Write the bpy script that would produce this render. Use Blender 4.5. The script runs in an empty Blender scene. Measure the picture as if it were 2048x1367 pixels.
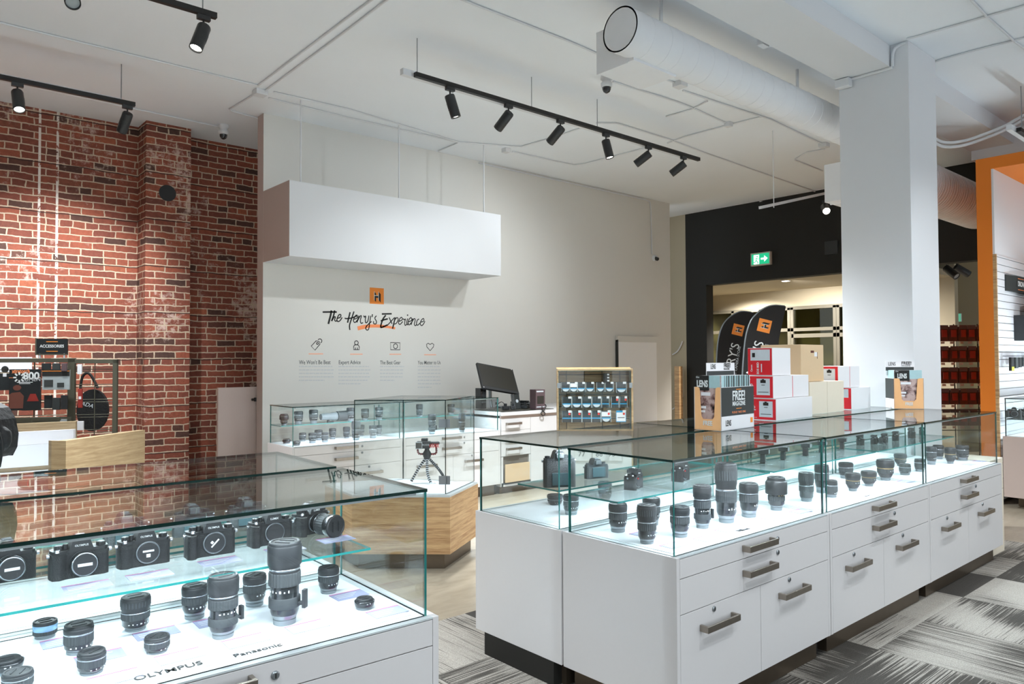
import bpy, math, random
from mathutils import Matrix, Vector
random.seed(7)
S = bpy.context.scene
COL = S.collection
# ---------------------------------------------------------------- camera, world, exposure
FPX, YAW, PITCH, ROLL, EYE = 1479.388, math.radians(-41.139), math.radians(1.453), math.radians(-0.242), 1.46
def _basis():
    cy, sy, cp, sp, cr, sr = math.cos(YAW), math.sin(YAW), math.cos(PITCH), math.sin(PITCH), math.cos(ROLL), math.sin(ROLL)
    right = Vector((cy, sy, 0)); f0 = Vector((-sy, cy, 0)); u0 = Vector((0, 0, 1))
    fwd = f0*cp + u0*sp; up = u0*cp - f0*sp
    return right*cr + up*sr, up*cr - right*sr, fwd
RIGHT, UP, FWD = _basis()
EYEP = Vector((0, 0, EYE))
cam_data = bpy.data.cameras.new('camera'); cam = bpy.data.objects.new('camera', cam_data); COL.objects.link(cam)
mw = Matrix(((RIGHT.x, UP.x, -FWD.x, 0), (RIGHT.y, UP.y, -FWD.y, 0), (RIGHT.z, UP.z, -FWD.z, EYE), (0, 0, 0, 1)))
cam.matrix_world = mw
cam_data.sensor_width = 36; cam_data.lens = FPX/2048*36; cam_data.clip_start = .05; cam_data.clip_end = 100
S.camera = cam
W = bpy.data.worlds.new('world'); S.world = W; W.use_nodes = True
W.node_tree.nodes['Background'].inputs[0].default_value = (.86, .94, 1, 1)
W.node_tree.nodes['Background'].inputs[1].default_value = 0.88
S.view_settings.view_transform = 'Standard'; S.view_settings.look = 'None'; S.view_settings.gamma = 1
S.view_settings.exposure = 0.88
S.cycles.use_denoising = True; S.cycles.max_bounces = 14; S.cycles.transparent_max_bounces = 48
S.cycles.diffuse_bounces = 5; S.cycles.glossy_bounces = 6; S.cycles.sample_clamp_indirect = 6
S.cycles.caustics_reflective = False; S.cycles.caustics_refractive = False
ZC = 4.035; YW = 7.41
def ray(px, py): return RIGHT*((px-1024)/FPX) - UP*((py-683.5)/FPX) + FWD
def at_z(px, py, z): d = ray(px, py); return EYEP + d*((z-EYE)/d.z)
def at_x(px, py, x): d = ray(px, py); return EYEP + d*(x/d.x)
def at_y(px, py, y): d = ray(px, py); return EYEP + d*(y/d.y)
def at_d(px, py, dist): return EYEP + ray(px, py)*dist
def depth(p): return (Vector(p)-EYEP).dot(FWD)
AZ_FRONT = math.radians(48.861-90)       # local +X of things whose front is parallel to the picture
# ---------------------------------------------------------------- materials
def lin(c):
    return tuple((v/255/12.92 if v/255 <= .04045 else ((v/255+.055)/1.055)**2.4) for v in c) + (1,)
MATS = {}
def nt(name):
    m = bpy.data.materials.new(name); m.use_nodes = True; MATS[name] = m
    t = m.node_tree; t.nodes.clear(); o = t.nodes.new('ShaderNodeOutputMaterial')
    return m, t, o
def nd(t, kind, **kw):
    n = t.nodes.new(kind)
    for k, v in kw.items():
        if k.startswith('i_'): n.inputs[k[2:].replace('_', ' ')].default_value = v
        else: setattr(n, k, v)
    return n
def mat(name, rgb, rough=.5, metal=0, vary=.04, scale=40, bump=0, emit=None, es=1, coat=0, spec=.5):
    """plain painted / plastic / metal surface with slight procedural variation"""
    m, t, o = nt(name)
    b = nd(t, 'ShaderNodeBsdfPrincipled'); t.links.new(b.outputs[0], o.inputs[0])
    c = lin(rgb)
    tc = nd(t, 'ShaderNodeTexCoord'); n = nd(t, 'ShaderNodeTexNoise', i_Scale=scale, i_Detail=3.0)
    t.links.new(tc.outputs['Object'], n.inputs['Vector'])
    mx = nd(t, 'ShaderNodeMix', data_type='RGBA')
    mx.inputs[6].default_value = tuple(v*(1-vary) for v in c[:3])+(1,)
    mx.inputs[7].default_value = tuple(min(1, v*(1+vary)) for v in c[:3])+(1,)
    t.links.new(n.outputs[0], mx.inputs[0]); t.links.new(mx.outputs[2], b.inputs['Base Color'])
    b.inputs['Roughness'].default_value = rough; b.inputs['Metallic'].default_value = metal
    b.inputs['Coat Weight'].default_value = coat; b.inputs['Specular IOR Level'].default_value = spec
    if bump:
        bp = nd(t, 'ShaderNodeBump', i_Strength=bump, i_Distance=.01); t.links.new(n.outputs[0], bp.inputs['Height']); t.links.new(bp.outputs[0], b.inputs['Normal'])
    if emit:
        b.inputs['Emission Color'].default_value = lin(emit); b.inputs['Emission Strength'].default_value = es
    return m
def glass_mat(name, tint, edge=False, k=1.0):
    m, t, o = nt(name)
    tr = nd(t, 'ShaderNodeBsdfTransparent'); tr.inputs[0].default_value = tint
    gl = nd(t, 'ShaderNodeBsdfGlossy'); gl.inputs['Roughness'].default_value = .004
    geo = nd(t, 'ShaderNodeNewGeometry'); dot = nd(t, 'ShaderNodeVectorMath', operation='DOT_PRODUCT')
    t.links.new(geo.outputs['Incoming'], dot.inputs[0]); t.links.new(geo.outputs['Normal'], dot.inputs[1])
    a = nd(t, 'ShaderNodeMath', operation='ABSOLUTE'); t.links.new(dot.outputs['Value'], a.inputs[0])
    s = nd(t, 'ShaderNodeMath', operation='SUBTRACT'); s.inputs[0].default_value = 1; t.links.new(a.outputs[0], s.inputs[1])
    p = nd(t, 'ShaderNodeMath', operation='POWER'); p.inputs[1].default_value = 5; t.links.new(s.outputs[0], p.inputs[0])
    f = nd(t, 'ShaderNodeMath', operation='MULTIPLY_ADD'); f.inputs[1].default_value = .94*k; f.inputs[2].default_value = .04*k
    t.links.new(p.outputs[0], f.inputs[0])
    mx = nd(t, 'ShaderNodeMixShader'); t.links.new(f.outputs[0], mx.inputs[0]); t.links.new(tr.outputs[0], mx.inputs[1]); t.links.new(gl.outputs[0], mx.inputs[2])
    t.links.new(mx.outputs[0], o.inputs[0])
    return m
glass_mat('glass', (.968, .988, .986, 1))
glass_mat('pane', (.6, .61, .47, 1))
mat('glass_edge', (6, 44, 40), .08, vary=.3, scale=9, coat=1)
mat('glass_edge_thin', (40, 120, 116), .1, vary=.35, scale=12, coat=1)
mat('laminate', (219, 217, 217), .38, vary=.01)
mat('gap_shade', (120, 112, 104), .7)  # darker tone paints the shade in drawer gaps, cubby and slat grooves
mat('deck', (222, 227, 231), .45, vary=.01)
mat('deck_rim', (200, 208, 210), .35, vary=.02)
mat('wall_paint', (222, 220, 214), .85, vary=.012, scale=3)
mat('ceiling_paint', (240, 245, 250), .9, vary=.015, scale=2)
mat('white_paint', (222, 224, 227), .7, vary=.01, scale=3)
mat('beige_paint', (176, 166, 144), .85, vary=.02, scale=3)
mat('black_paint', (24, 23, 19), .75, vary=.1, scale=3)
mat('orange_paint', (226, 122, 22), .6, vary=.02, scale=3)
mat('duct_metal', (236, 238, 241), .5, vary=.02, scale=12)
mat('black_plastic', (42, 44, 46), .42, vary=.15)
mat('black_gloss', (38, 41, 43), .2, vary=.1, coat=.4)
mat('rubber', (60, 64, 66), .62, vary=.2, scale=200, bump=.2)
mat('leather', (40, 42, 43), .7, vary=.3, scale=420, bump=.4)
mat('lens_metal', (150, 156, 160), .3, .8, vary=.05)
mat('grey_glare_plastic', (120, 128, 132), .4, vary=.1)  # pale tone paints deck glare on lens bottoms; also the grey telephoto barrel
mat('silver', (200, 205, 210), .25, .9, vary=.05)
mat('blue_silver', (150, 188, 220), .25, .5, vary=.05)
mat('lens_glass', (18, 22, 34), .05, coat=1)
mat('mark_white', (225, 228, 228), .6)
mat('mark_gold', (200, 170, 110), .4, .3)
mat('mark_red', (205, 40, 40), .5)
mat('brushed', (160, 152, 142), .32, 1, vary=.12, scale=60)
mat('toe_metal', (104, 92, 78), .35, .7, vary=.1, scale=20)
mat('rack_metal', (92, 90, 76), .5, .3, vary=.05)
mat('wire_black', (20, 20, 20), .5)
mat('lamp_lens', (255, 250, 240), .3, emit=(255, 244, 228), es=14)
mat('led', (255, 255, 255), .3, emit=(232, 244, 255), es=190)
mat('card_white', (236, 236, 240), .6, vary=.01)
mat('card_magenta', (196, 70, 140), .6)
mat('card_grey', (150, 155, 182), .6)
mat('kraft', (214, 186, 150), .8, vary=.03, scale=20)
mat('cream_card', (226, 215, 196), .8, vary=.02, scale=20)
mat('box_white', (232, 231, 233), .6, vary=.01)
mat('box_red', (214, 26, 40), .5, vary=.02)
mat('label_pale', (208, 216, 222), .5)
mat('ink', (30, 30, 28), .7, vary=.1)
mat('ink_soft', (92, 96, 96), .8)
mat("ink_pale", (204, 206, 206), .8)
mat('orange_ink', (255, 150, 96), .7)
mat('orange_pale', (248, 188, 160), .7)
mat('logo_orange', (240, 140, 48), .6, vary=.02)
mat('stand_orange', (250, 190, 132), .6, vary=.02)
mat('charcoal', (52, 56, 56), .6, vary=.05)
mat('exit_green', (20, 150, 105), .4, emit=(20, 150, 105), es=.9)
mat('exit_white', (230, 245, 240), .4, emit=(225, 245, 240), es=1.1)
mat('exit_case', (196, 188, 176), .5)
mat('screen_dark', (44, 42, 34), .35, vary=.1, scale=300)
mat('tv_screen', (52, 68, 72), .25, vary=.05)
mat('mauve', (96, 78, 82), .5, vary=.1)
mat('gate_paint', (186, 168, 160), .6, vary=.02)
mat('blue_card', (40, 150, 200), .5, vary=.05)
mat('dark_card', (36, 40, 42), .5, vary=.1)
mat('clear_plastic', (170, 178, 180), .15, vary=.1)
mat('sticker_red', (235, 60, 50), .5)
mat('flag_cloth', (26, 23, 22), .8, vary=.25, scale=8)
mat('strap_red', (150, 44, 36), .6, vary=.3, scale=12)
mat('frame_metal', (92, 88, 76), .5, vary=.02)
mat('strap_brown', (96, 46, 34), .6, vary=.4, scale=20)
mat('board_white', (246, 246, 246), .4, vary=.01)
mat('bag_black', (18, 18, 19), .7, vary=.3, scale=60, bump=.3)
mat('skin_dark', (110, 62, 50), .6)
mat('mag_teal', (176, 208, 212), .4, vary=.06)
mat('yellow', (190, 190, 60), .5)
mat('green_soft', (110, 180, 150), .4, emit=(100, 180, 150), es=.4)
def mapped(t, kind='Object'):
    tc = nd(t, 'ShaderNodeTexCoord'); return tc.outputs[kind]
def brick_mat():
    m, t, o = nt('brick'); L = t.links.new
    b = nd(t, 'ShaderNodeBsdfPrincipled'); b.inputs['Roughness'].default_value = .9; L(b.outputs[0], o.inputs[0])
    v = mapped(t); sp = nd(t, 'ShaderNodeSeparateXYZ'); L(v, sp.inputs[0])
    ad = nd(t, 'ShaderNodeMath', operation='ADD'); L(sp.outputs[0], ad.inputs[0]); L(sp.outputs[1], ad.inputs[1])
    cb = nd(t, 'ShaderNodeCombineXYZ'); L(ad.outputs[0], cb.inputs[0]); L(sp.outputs[2], cb.inputs[1])
    # wobble
    n1 = nd(t, 'ShaderNodeTexNoise', i_Scale=5.0, i_Detail=2.0); L(v, n1.inputs['Vector'])
    n1b = nd(t, 'ShaderNodeTexNoise', i_Scale=24.0, i_Detail=2.0); L(v, n1b.inputs['Vector'])
    def off(src, k):
        s = nd(t, 'ShaderNodeVectorMath', operation='SUBTRACT'); L(src.outputs['Color'], s.inputs[0]); s.inputs[1].default_value = (.5, .5, .5)
        q = nd(t, 'ShaderNodeVectorMath', operation='SCALE'); L(s.outputs[0], q.inputs[0]); q.inputs['Scale'].default_value = k
        return q
    a1 = nd(t, 'ShaderNodeVectorMath', operation='ADD'); L(cb.outputs[0], a1.inputs[0]); L(off(n1, .03).outputs[0], a1.inputs[1])
    a2 = nd(t, 'ShaderNodeVectorMath', operation='ADD'); L(a1.outputs[0], a2.inputs[0]); L(off(n1b, .012).outputs[0], a2.inputs[1])
    br = nd(t, 'ShaderNodeTexBrick', offset=.5, offset_frequency=2, squash=.55, squash_frequency=5)
    br.inputs['Color1'].default_value = (0, 0, 0, 1); br.inputs['Color2'].default_value = (1, 1, 1, 1); br.inputs['Mortar'].default_value = (.5, .5, .5, 1)
    br.inputs['Scale'].default_value = 1; br.inputs['Mortar Size'].default_value = .0068; br.inputs['Mortar Smooth'].default_value = .25
    br.inputs['Brick Width'].default_value = .215; br.inputs['Row Height'].default_value = .0715
    L(a2.outputs[0], br.inputs['Vector'])
    rp = nd(t, 'ShaderNodeValToRGB'); e = rp.color_ramp.elements
    e[0].position = 0; e[0].color = lin((84, 58, 50)); e[1].position = 1; e[1].color = lin((168, 94, 66))
    for p, c in ((.1, (92, 60, 50)), (.16, (124, 68, 54)), (.4, (136, 74, 58)), (.7, (146, 80, 60)), (.86, (156, 84, 62)), (.93, (118, 70, 58))):
        x = e.new(p); x.color = lin(c)
    L(br.outputs['Color'], rp.inputs[0])
    n2 = nd(t, 'ShaderNodeTexNoise', i_Scale=30.0, i_Detail=5.0, i_Roughness=.7); L(v, n2.inputs['Vector'])
    r2 = nd(t, 'ShaderNodeValToRGB'); r2.color_ramp.elements[0].position = .3; r2.color_ramp.elements[0].color = (.62, .6, .6, 1); r2.color_ramp.elements[1].position = .7; r2.color_ramp.elements[1].color = (1.12, 1.1, 1.1, 1)
    L(n2.outputs[0], r2.inputs[0])
    mu = nd(t, 'ShaderNodeMix', data_type='RGBA', blend_type='MULTIPLY'); mu.inputs[0].default_value = .8
    L(rp.outputs[0], mu.inputs[6]); L(r2.outputs[0], mu.inputs[7])
    # old plaster and lime residue in irregular patches
    n3 = nd(t, 'ShaderNodeTexNoise', i_Scale=1.3, i_Detail=3.0); L(v, n3.inputs['Vector'])
    n4 = nd(t, 'ShaderNodeTexNoise', i_Scale=14.0, i_Detail=6.0, i_Roughness=.75); L(v, n4.inputs['Vector'])
    ms = nd(t, 'ShaderNodeMath', operation='MULTIPLY'); L(n3.outputs[0], ms.inputs[0]); L(n4.outputs[0], ms.inputs[1])
    r3 = nd(t, 'ShaderNodeValToRGB'); r3.color_ramp.elements[0].position = .31; r3.color_ramp.elements[0].color = (0, 0, 0, 1); r3.color_ramp.elements[1].position = .40; r3.color_ramp.elements[1].color = (.75, .75, .75, 1)
    L(ms.outputs[0], r3.inputs[0])
    m2 = nd(t, 'ShaderNodeMix', data_type='RGBA'); L(r3.outputs[0], m2.inputs[0]); L(mu.outputs[2], m2.inputs[6]); m2.inputs[7].default_value = lin((214, 186, 172))
    # mortar
    m3 = nd(t, 'ShaderNodeMix', data_type='RGBA'); L(br.outputs['Fac'], m3.inputs[0]); L(m2.outputs[2], m3.inputs[6]); m3.inputs[7].default_value = lin((196, 174, 150))
    # two run-down lime streaks and the dark slipped joints between lifts
    cur = m3.outputs[2]
    for px in (77, 113):
        sx = nd(t, 'ShaderNodeMath', operation='SUBTRACT'); L(sp.outputs[0], sx.inputs[0]); sx.inputs[1].default_value = at_y(px, 500, 8.75).x
        ax = nd(t, 'ShaderNodeMath', operation='ABSOLUTE'); L(sx.outputs[0], ax.inputs[0]); lt = nd(t, 'ShaderNodeMath', operation='LESS_THAN'); L(ax.outputs[0], lt.inputs[0]); lt.inputs[1].default_value = .011
        mk = nd(t, 'ShaderNodeMath', operation='MULTIPLY'); L(lt.outputs[0], mk.inputs[0]); L(n4.outputs[0], mk.inputs[1]); mk2 = nd(t, 'ShaderNodeMath', operation='GREATER_THAN'); L(mk.outputs[0], mk2.inputs[0]); mk2.inputs[1].default_value = .46
        q = nd(t, 'ShaderNodeMix', data_type='RGBA'); L(mk2.outputs[0], q.inputs[0]); L(cur, q.inputs[6]); q.inputs[7].default_value = lin((226, 214, 204)); cur = q.outputs[2]
    zz = nd(t, 'ShaderNodeMath', operation='MULTIPLY_ADD'); L(n1.outputs[0], zz.inputs[0]); zz.inputs[1].default_value = .035; L(sp.outputs[2], zz.inputs[2])
    zm = nd(t, 'ShaderNodeMath', operation='MODULO'); L(zz.outputs[0], zm.inputs[0]); zm.inputs[1].default_value = .0715*7; zl = nd(t, 'ShaderNodeMath', operation='LESS_THAN'); L(zm.outputs[0], zl.inputs[0]); zl.inputs[1].default_value = .009
    q = nd(t, 'ShaderNodeMix', data_type='RGBA'); L(zl.outputs[0], q.inputs[0]); L(cur, q.inputs[6]); q.inputs[7].default_value = lin((58, 38, 32)); cur = q.outputs[2]
    L(cur, b.inputs['Base Color'])
    inv = nd(t, 'ShaderNodeMath', operation='MULTIPLY_ADD'); L(br.outputs['Fac'], inv.inputs[0]); inv.inputs[1].default_value = -1; L(n2.outputs[0], inv.inputs[2])
    bp = nd(t, 'ShaderNodeBump', i_Strength=.55, i_Distance=.012); L(inv.outputs[0], bp.inputs['Height']); L(bp.outputs[0], b.inputs['Normal'])
brick_mat()
def wood_mat(name, c1, c2, axis=2, s=9):
    m, t, o = nt(name); L = t.links.new
    b = nd(t, 'ShaderNodeBsdfPrincipled'); b.inputs['Roughness'].default_value = .5; L(b.outputs[0], o.inputs[0])
    mp = nd(t, 'ShaderNodeMapping'); L(mapped(t), mp.inputs[0]); mp.inputs['Scale'].default_value = (1.1, 1.1, s) if axis == 2 else (s, 1.1, 1.1)
    mp.inputs['Rotation'].default_value = (.05, .09, 0)
    n = nd(t, 'ShaderNodeTexNoise', i_Scale=2.6, i_Detail=5.0, i_Roughness=.62, i_Distortion=.7); L(mp.outputs[0], n.inputs['Vector'])
    n2 = nd(t, 'ShaderNodeTexNoise', i_Scale=16.0, i_Detail=3.0, i_Roughness=.6); L(mp.outputs[0], n2.inputs['Vector'])
    ad = nd(t, 'ShaderNodeMath', operation='MULTIPLY_ADD'); L(n2.outputs[0], ad.inputs[0]); ad.inputs[1].default_value = .35; L(n.outputs[0], ad.inputs[2])
    r = nd(t, 'ShaderNodeValToRGB'); r.color_ramp.elements[0].position = .48; r.color_ramp.elements[0].color = lin(c1); r.color_ramp.elements[1].position = .82; r.color_ramp.elements[1].color = lin(c2)
    L(ad.outputs[0], r.inputs[0]); L(r.outputs[0], b.inputs['Base Color'])
wood_mat('oak', (158, 118, 78), (208, 172, 126), s=20)
wood_mat('oak_pale', (148, 122, 88), (184, 161, 125), s=20)
def carpet_mat():
    m, t, o = nt('carpet'); L = t.links.new
    b = nd(t, 'ShaderNodeBsdfPrincipled'); b.inputs['Roughness'].default_value = .95; L(b.outputs[0], o.inputs[0])
    mp = nd(t, 'ShaderNodeMapping'); L(mapped(t), mp.inputs[0]); mp.inputs['Scale'].default_value = (1/.611, 1/.611, 1); mp.inputs['Location'].default_value = (-6.284+.0, -2.653, 0)
    fl = nd(t, 'ShaderNodeVectorMath', operation='FLOOR'); L(mp.outputs[0], fl.inputs[0])
    wn = nd(t, 'ShaderNodeTexWhiteNoise', noise_dimensions='2D'); L(fl.outputs[0], wn.inputs['Vector'])
    sp = nd(t, 'ShaderNodeSeparateXYZ'); L(fl.outputs[0], sp.inputs[0])
    ck = nd(t, 'ShaderNodeMath', operation='ADD'); L(sp.outputs[0], ck.inputs[0]); L(sp.outputs[1], ck.inputs[1])
    md = nd(t, 'ShaderNodeMath', operation='PINGPONG'); L(ck.outputs[0], md.inputs[0]); md.inputs[1].default_value = 1
    def streak(sc, detail=3.0, w=0):
        q = nd(t, 'ShaderNodeMapping'); L(mp.outputs[0], q.inputs[0]); q.inputs['Scale'].default_value = sc
        av = nd(t, 'ShaderNodeVectorMath', operation='MULTIPLY_ADD'); L(wn.outputs['Color'], av.inputs[0]); av.inputs[1].default_value = (7, 7, 7); L(q.outputs[0], av.inputs[2])
        n = nd(t, 'ShaderNodeTexNoise', i_Scale=1.0, i_Detail=detail, i_Roughness=.55); L(av.outputs[0], n.inputs['Vector']); return n
    a, c = streak((1.3, 120, 1)), streak((120, 1.3, 1))
    lo = nd(t, 'ShaderNodeTexNoise', i_Scale=1.1, i_Detail=1.0); L(mp.outputs[0], lo.inputs['Vector'])
    mx = nd(t, 'ShaderNodeMix', data_type='FLOAT'); L(md.outputs[0], mx.inputs[0]); L(a.outputs[0], mx.inputs[2]); L(c.outputs[0], mx.inputs[3])
    # threshold with tile bias
    lm = nd(t, 'ShaderNodeMath', operation='MULTIPLY_ADD'); L(lo.outputs[0], lm.inputs[0]); lm.inputs[1].default_value = .9; L(mx.outputs[0], lm.inputs[2])
    bi = nd(t, 'ShaderNodeMath', operation='MULTIPLY_ADD'); L(wn.outputs['Value'], bi.inputs[0]); bi.inputs[1].default_value = .62; L(lm.outputs[0], bi.inputs[2])
    r = nd(t, 'ShaderNodeValToRGB'); e = r.color_ramp.elements
    e[0].position = .0; e[0].color = lin((66, 62, 57)); e[1].position = 1; e[1].color = lin((182, 176, 166))
    for p, cc in ((.40, (74, 70, 64)), (.455, (88, 83, 77)), (.475, (132, 126, 118)), (.5, (158, 152, 143)), (.6, (170, 164, 155))): x = e.new(p); x.color = lin(cc)
    rg = nd(t, 'ShaderNodeMapRange'); rg.inputs['From Min'].default_value = .98; rg.inputs['From Max'].default_value = 1.72; L(bi.outputs[0], rg.inputs['Value']); L(rg.outputs[0], r.inputs[0])
    sk = nd(t, 'ShaderNodeTexNoise', i_Scale=260.0, i_Detail=2.0); L(mapped(t), sk.inputs['Vector'])
    r4 = nd(t, 'ShaderNodeValToRGB'); r4.color_ramp.elements[0].position = .3; r4.color_ramp.elements[0].color = (.55, .55, .55, 1); r4.color_ramp.elements[1].position = .7; r4.color_ramp.elements[1].color = (1.2, 1.2, 1.2, 1); L(sk.outputs[0], r4.inputs[0])
    mu = nd(t, 'ShaderNodeMix', data_type='RGBA', blend_type='MULTIPLY'); mu.inputs[0].default_value = 1; L(r.outputs[0], mu.inputs[6]); L(r4.outputs[0], mu.inputs[7])
    L(mu.outputs[2], b.inputs['Base Color'])
    bp = nd(t, 'ShaderNodeBump', i_Strength=.4, i_Distance=.004); L(sk.outputs[0], bp.inputs['Height']); L(bp.outputs[0], b.inputs['Normal'])
carpet_mat()
def stone_mat():
    m, t, o = nt('floor_stone'); L = t.links.new
    b = nd(t, 'ShaderNodeBsdfPrincipled'); b.inputs['Roughness'].default_value = .3; L(b.outputs[0], o.inputs[0])
    mp = nd(t, 'ShaderNodeMapping'); L(mapped(t), mp.inputs[0]); mp.inputs['Scale'].default_value = (1.4, 5, 1)
    n = nd(t, 'ShaderNodeTexNoise', i_Scale=2.2, i_Detail=6.0, i_Roughness=.65); L(mp.outputs[0], n.inputs['Vector'])
    r = nd(t, 'ShaderNodeValToRGB'); r.color_ramp.elements[0].position = .3; r.color_ramp.elements[0].color = lin((136, 126, 110)); r.color_ramp.elements[1].position = .7; r.color_ramp.elements[1].color = lin((164, 154, 137))
    L(n.outputs[0], r.inputs[0]); L(r.outputs[0], b.inputs['Base Color'])
stone_mat()
def cover_mat():
    m, t, o = nt('magazine_cover'); L = t.links.new
    b = nd(t, 'ShaderNodeBsdfPrincipled'); b.inputs['Roughness'].default_value = .3; L(b.outputs[0], o.inputs[0])
    n = nd(t, 'ShaderNodeTexVoronoi', i_Scale=30.0, feature='F2'); L(mapped(t), n.inputs['Vector'])
    n2 = nd(t, 'ShaderNodeTexNoise', i_Scale=22.0, i_Detail=4.0); L(mapped(t), n2.inputs['Vector'])
    a = nd(t, 'ShaderNodeMath', operation='MULTIPLY_ADD'); L(n.outputs['Distance'], a.inputs[0]); a.inputs[1].default_value = .45; L(n2.outputs[0], a.inputs[2])
    r = nd(t, 'ShaderNodeValToRGB'); e = r.color_ramp.elements; e[0].position = .60; e[0].color = lin((20, 20, 22)); e[1].position = .86; e[1].color = lin((196, 170, 164))
    x = e.new(.72); x.color = lin((128, 96, 92)); L(a.outputs[0], r.inputs[0]); L(r.outputs[0], b.inputs['Base Color'])
cover_mat()
# ---------------------------------------------------------------- mesh helpers
class MB:
    """collects pieces of ONE mesh; M is the transform applied to what is added"""
    def __init__(s, M=None): s.v = []; s.f = []; s.M = M or Matrix()
    def _add(s, vs, fs, m, sm=False):
        n = len(s.v); s.v += [tuple(s.M @ Vector(p)) for p in vs]; s.f += [(tuple(n+i for i in f), m, sm) for f in fs]; return s
    def box(s, x0, x1, y0, y1, z0, z1, m=0, fm=None):
        v = [(x, y, z) for z in (z0, z1) for y in (y0, y1) for x in (x0, x1)]
        f = [(0, 2, 3, 1), (4, 5, 7, 6), (0, 1, 5, 4), (2, 6, 7, 3), (0, 4, 6, 2), (1, 3, 7, 5)]  # -z +z -y +y -x +x
        n = len(s.v); s.v += [tuple(s.M @ Vector(p)) for p in v]
        for i, q in enumerate(f): s.f.append((tuple(n+k for k in q), (fm[i] if fm else m), False))
        return s
    def rings(s, rr, m=0, seg=32, cap0=True, cap1=True, ribs=0, sm=True):
        """lathe about z through rr=[(r,z),...]; ribs>0 alternates the radius"""
        vs = []
        for r, z in rr:
            for i in range(seg):
                a = 2*math.pi*i/seg; q = r*(1-ribs*(i % 2)); vs.append((q*math.cos(a), q*math.sin(a), z))
        fs = []
        for k in range(len(rr)-1):
            for i in range(seg):
                j = (i+1) % seg; fs.append((k*seg+i, k*seg+j, (k+1)*seg+j, (k+1)*seg+i))
        s._add(vs, fs, m, sm and not ribs)
        if cap0: s._add(vs[:seg], [tuple(range(seg))[::-1]], m)
        if cap1: s._add(vs[-seg:], [tuple(range(seg))], m)
        return s
    def prism(s, poly, z0, z1, m=0, fm_side=None, top=True):
        n = len(poly); vs = [(x, y, z0) for x, y in poly]+[(x, y, z1) for x, y in poly]
        s._add(vs, [tuple(range(n))[::-1]]+([tuple(range(n, 2*n))] if top else []), m)
        s._add(vs, [(i, (i+1) % n, n+(i+1) % n, n+i) for i in range(n)], m if fm_side is None else fm_side); return s
    def tube(s, pts, r, m=0, seg=8, sm=True):
        pts = [Vector(p) for p in pts]; prev = None; vs = []; n = len(pts)
        for i, p in enumerate(pts):
            d = (pts[min(i+1, n-1)]-pts[max(i-1, 0)]).normalized()
            if prev is None: u = d.orthogonal().normalized()
            else: u = (prev-d*prev.dot(d)).normalized()
            prev = u; w = d.cross(u)
            rr = r[i] if isinstance(r, (list, tuple)) else r
            for k in range(seg):
                a = 2*math.pi*k/seg; vs.append(tuple(p+u*(rr*math.cos(a))+w*(rr*math.sin(a))))
        fs = [(i*seg+k, i*seg+(k+1) % seg, (i+1)*seg+(k+1) % seg, (i+1)*seg+k) for i in range(n-1) for k in range(seg)]
        s._add(vs, fs, m, sm); s._add(vs[:seg], [tuple(range(seg))[::-1]], m); s._add(vs[-seg:], [tuple(range(seg))], m); return s
    def quad(s, a, b, c, d, m=0): return s._add([a, b, c, d], [(0, 1, 2, 3)], m)
    def mesh(s, name, mats):
        me = bpy.data.meshes.new(name); me.from_pydata(s.v, [], [f[0] for f in s.f])
        for k in mats: me.materials.append(MATS[k])
        me.polygons.foreach_set('material_index', [f[1] for f in s.f]); me.polygons.foreach_set('use_smooth', [f[2] for f in s.f]); me.update(); return me
def T(x=0, y=0, z=0): return Matrix.Translation((x, y, z))
def Rz(a): return Matrix.Rotation(a, 4, 'Z')
def Rx(a): return Matrix.Rotation(a, 4, 'X')
def Ry(a): return Matrix.Rotation(a, 4, 'Y')
def setp(o, label=None, cat=None, group=None, kind=None):
    if label: o['label'] = label
    if cat: o['category'] = cat
    if group: o['group'] = group
    if kind: o['kind'] = kind
    return o
def obj(name, mb, mats, parent=None, label=None, bevel=0, seg=2):
    o = bpy.data.objects.new(name, mb.mesh(name, mats) if isinstance(mb, MB) else mb); COL.objects.link(o)
    if parent: o.parent = parent
    if label: o['label'] = label
    if bevel:
        md = o.modifiers.new('bevel', 'BEVEL'); md.width = bevel; md.segments = seg; md.limit_method = 'ANGLE'; md.angle_limit = .7
    return o
def thing(name, label, cat, loc=(0, 0, 0), rz=0, group=None):
    o = bpy.data.objects.new(name, None); COL.objects.link(o); o.empty_display_size = .05
    o.location = loc; o.rotation_euler = (0, 0, rz); return setp(o, label, cat, group)
def struct(name, mb, mats, bevel=0): return setp(obj(name, mb, mats, bevel=bevel), kind='structure')
def dup(root, loc, rz=0, scale=None, label=None, group=None):
    r = root.copy(); COL.objects.link(r); r.location = loc; r.rotation_euler = (0, 0, rz)
    if scale: r.scale = scale
    if label: r['label'] = label
    if group: r['group'] = group
    for ch in KIDS.get(root.name, []):
        c = ch.copy(); COL.objects.link(c); c.parent = r
        for g in KIDS.get(ch.name, []):
            d = g.copy(); COL.objects.link(d); d.parent = c
    return r
KIDS = {}
def remember(root):
    KIDS[root.name] = list(root.children)
    for c in root.children: KIDS[c.name] = list(c.children)
    return root
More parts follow.
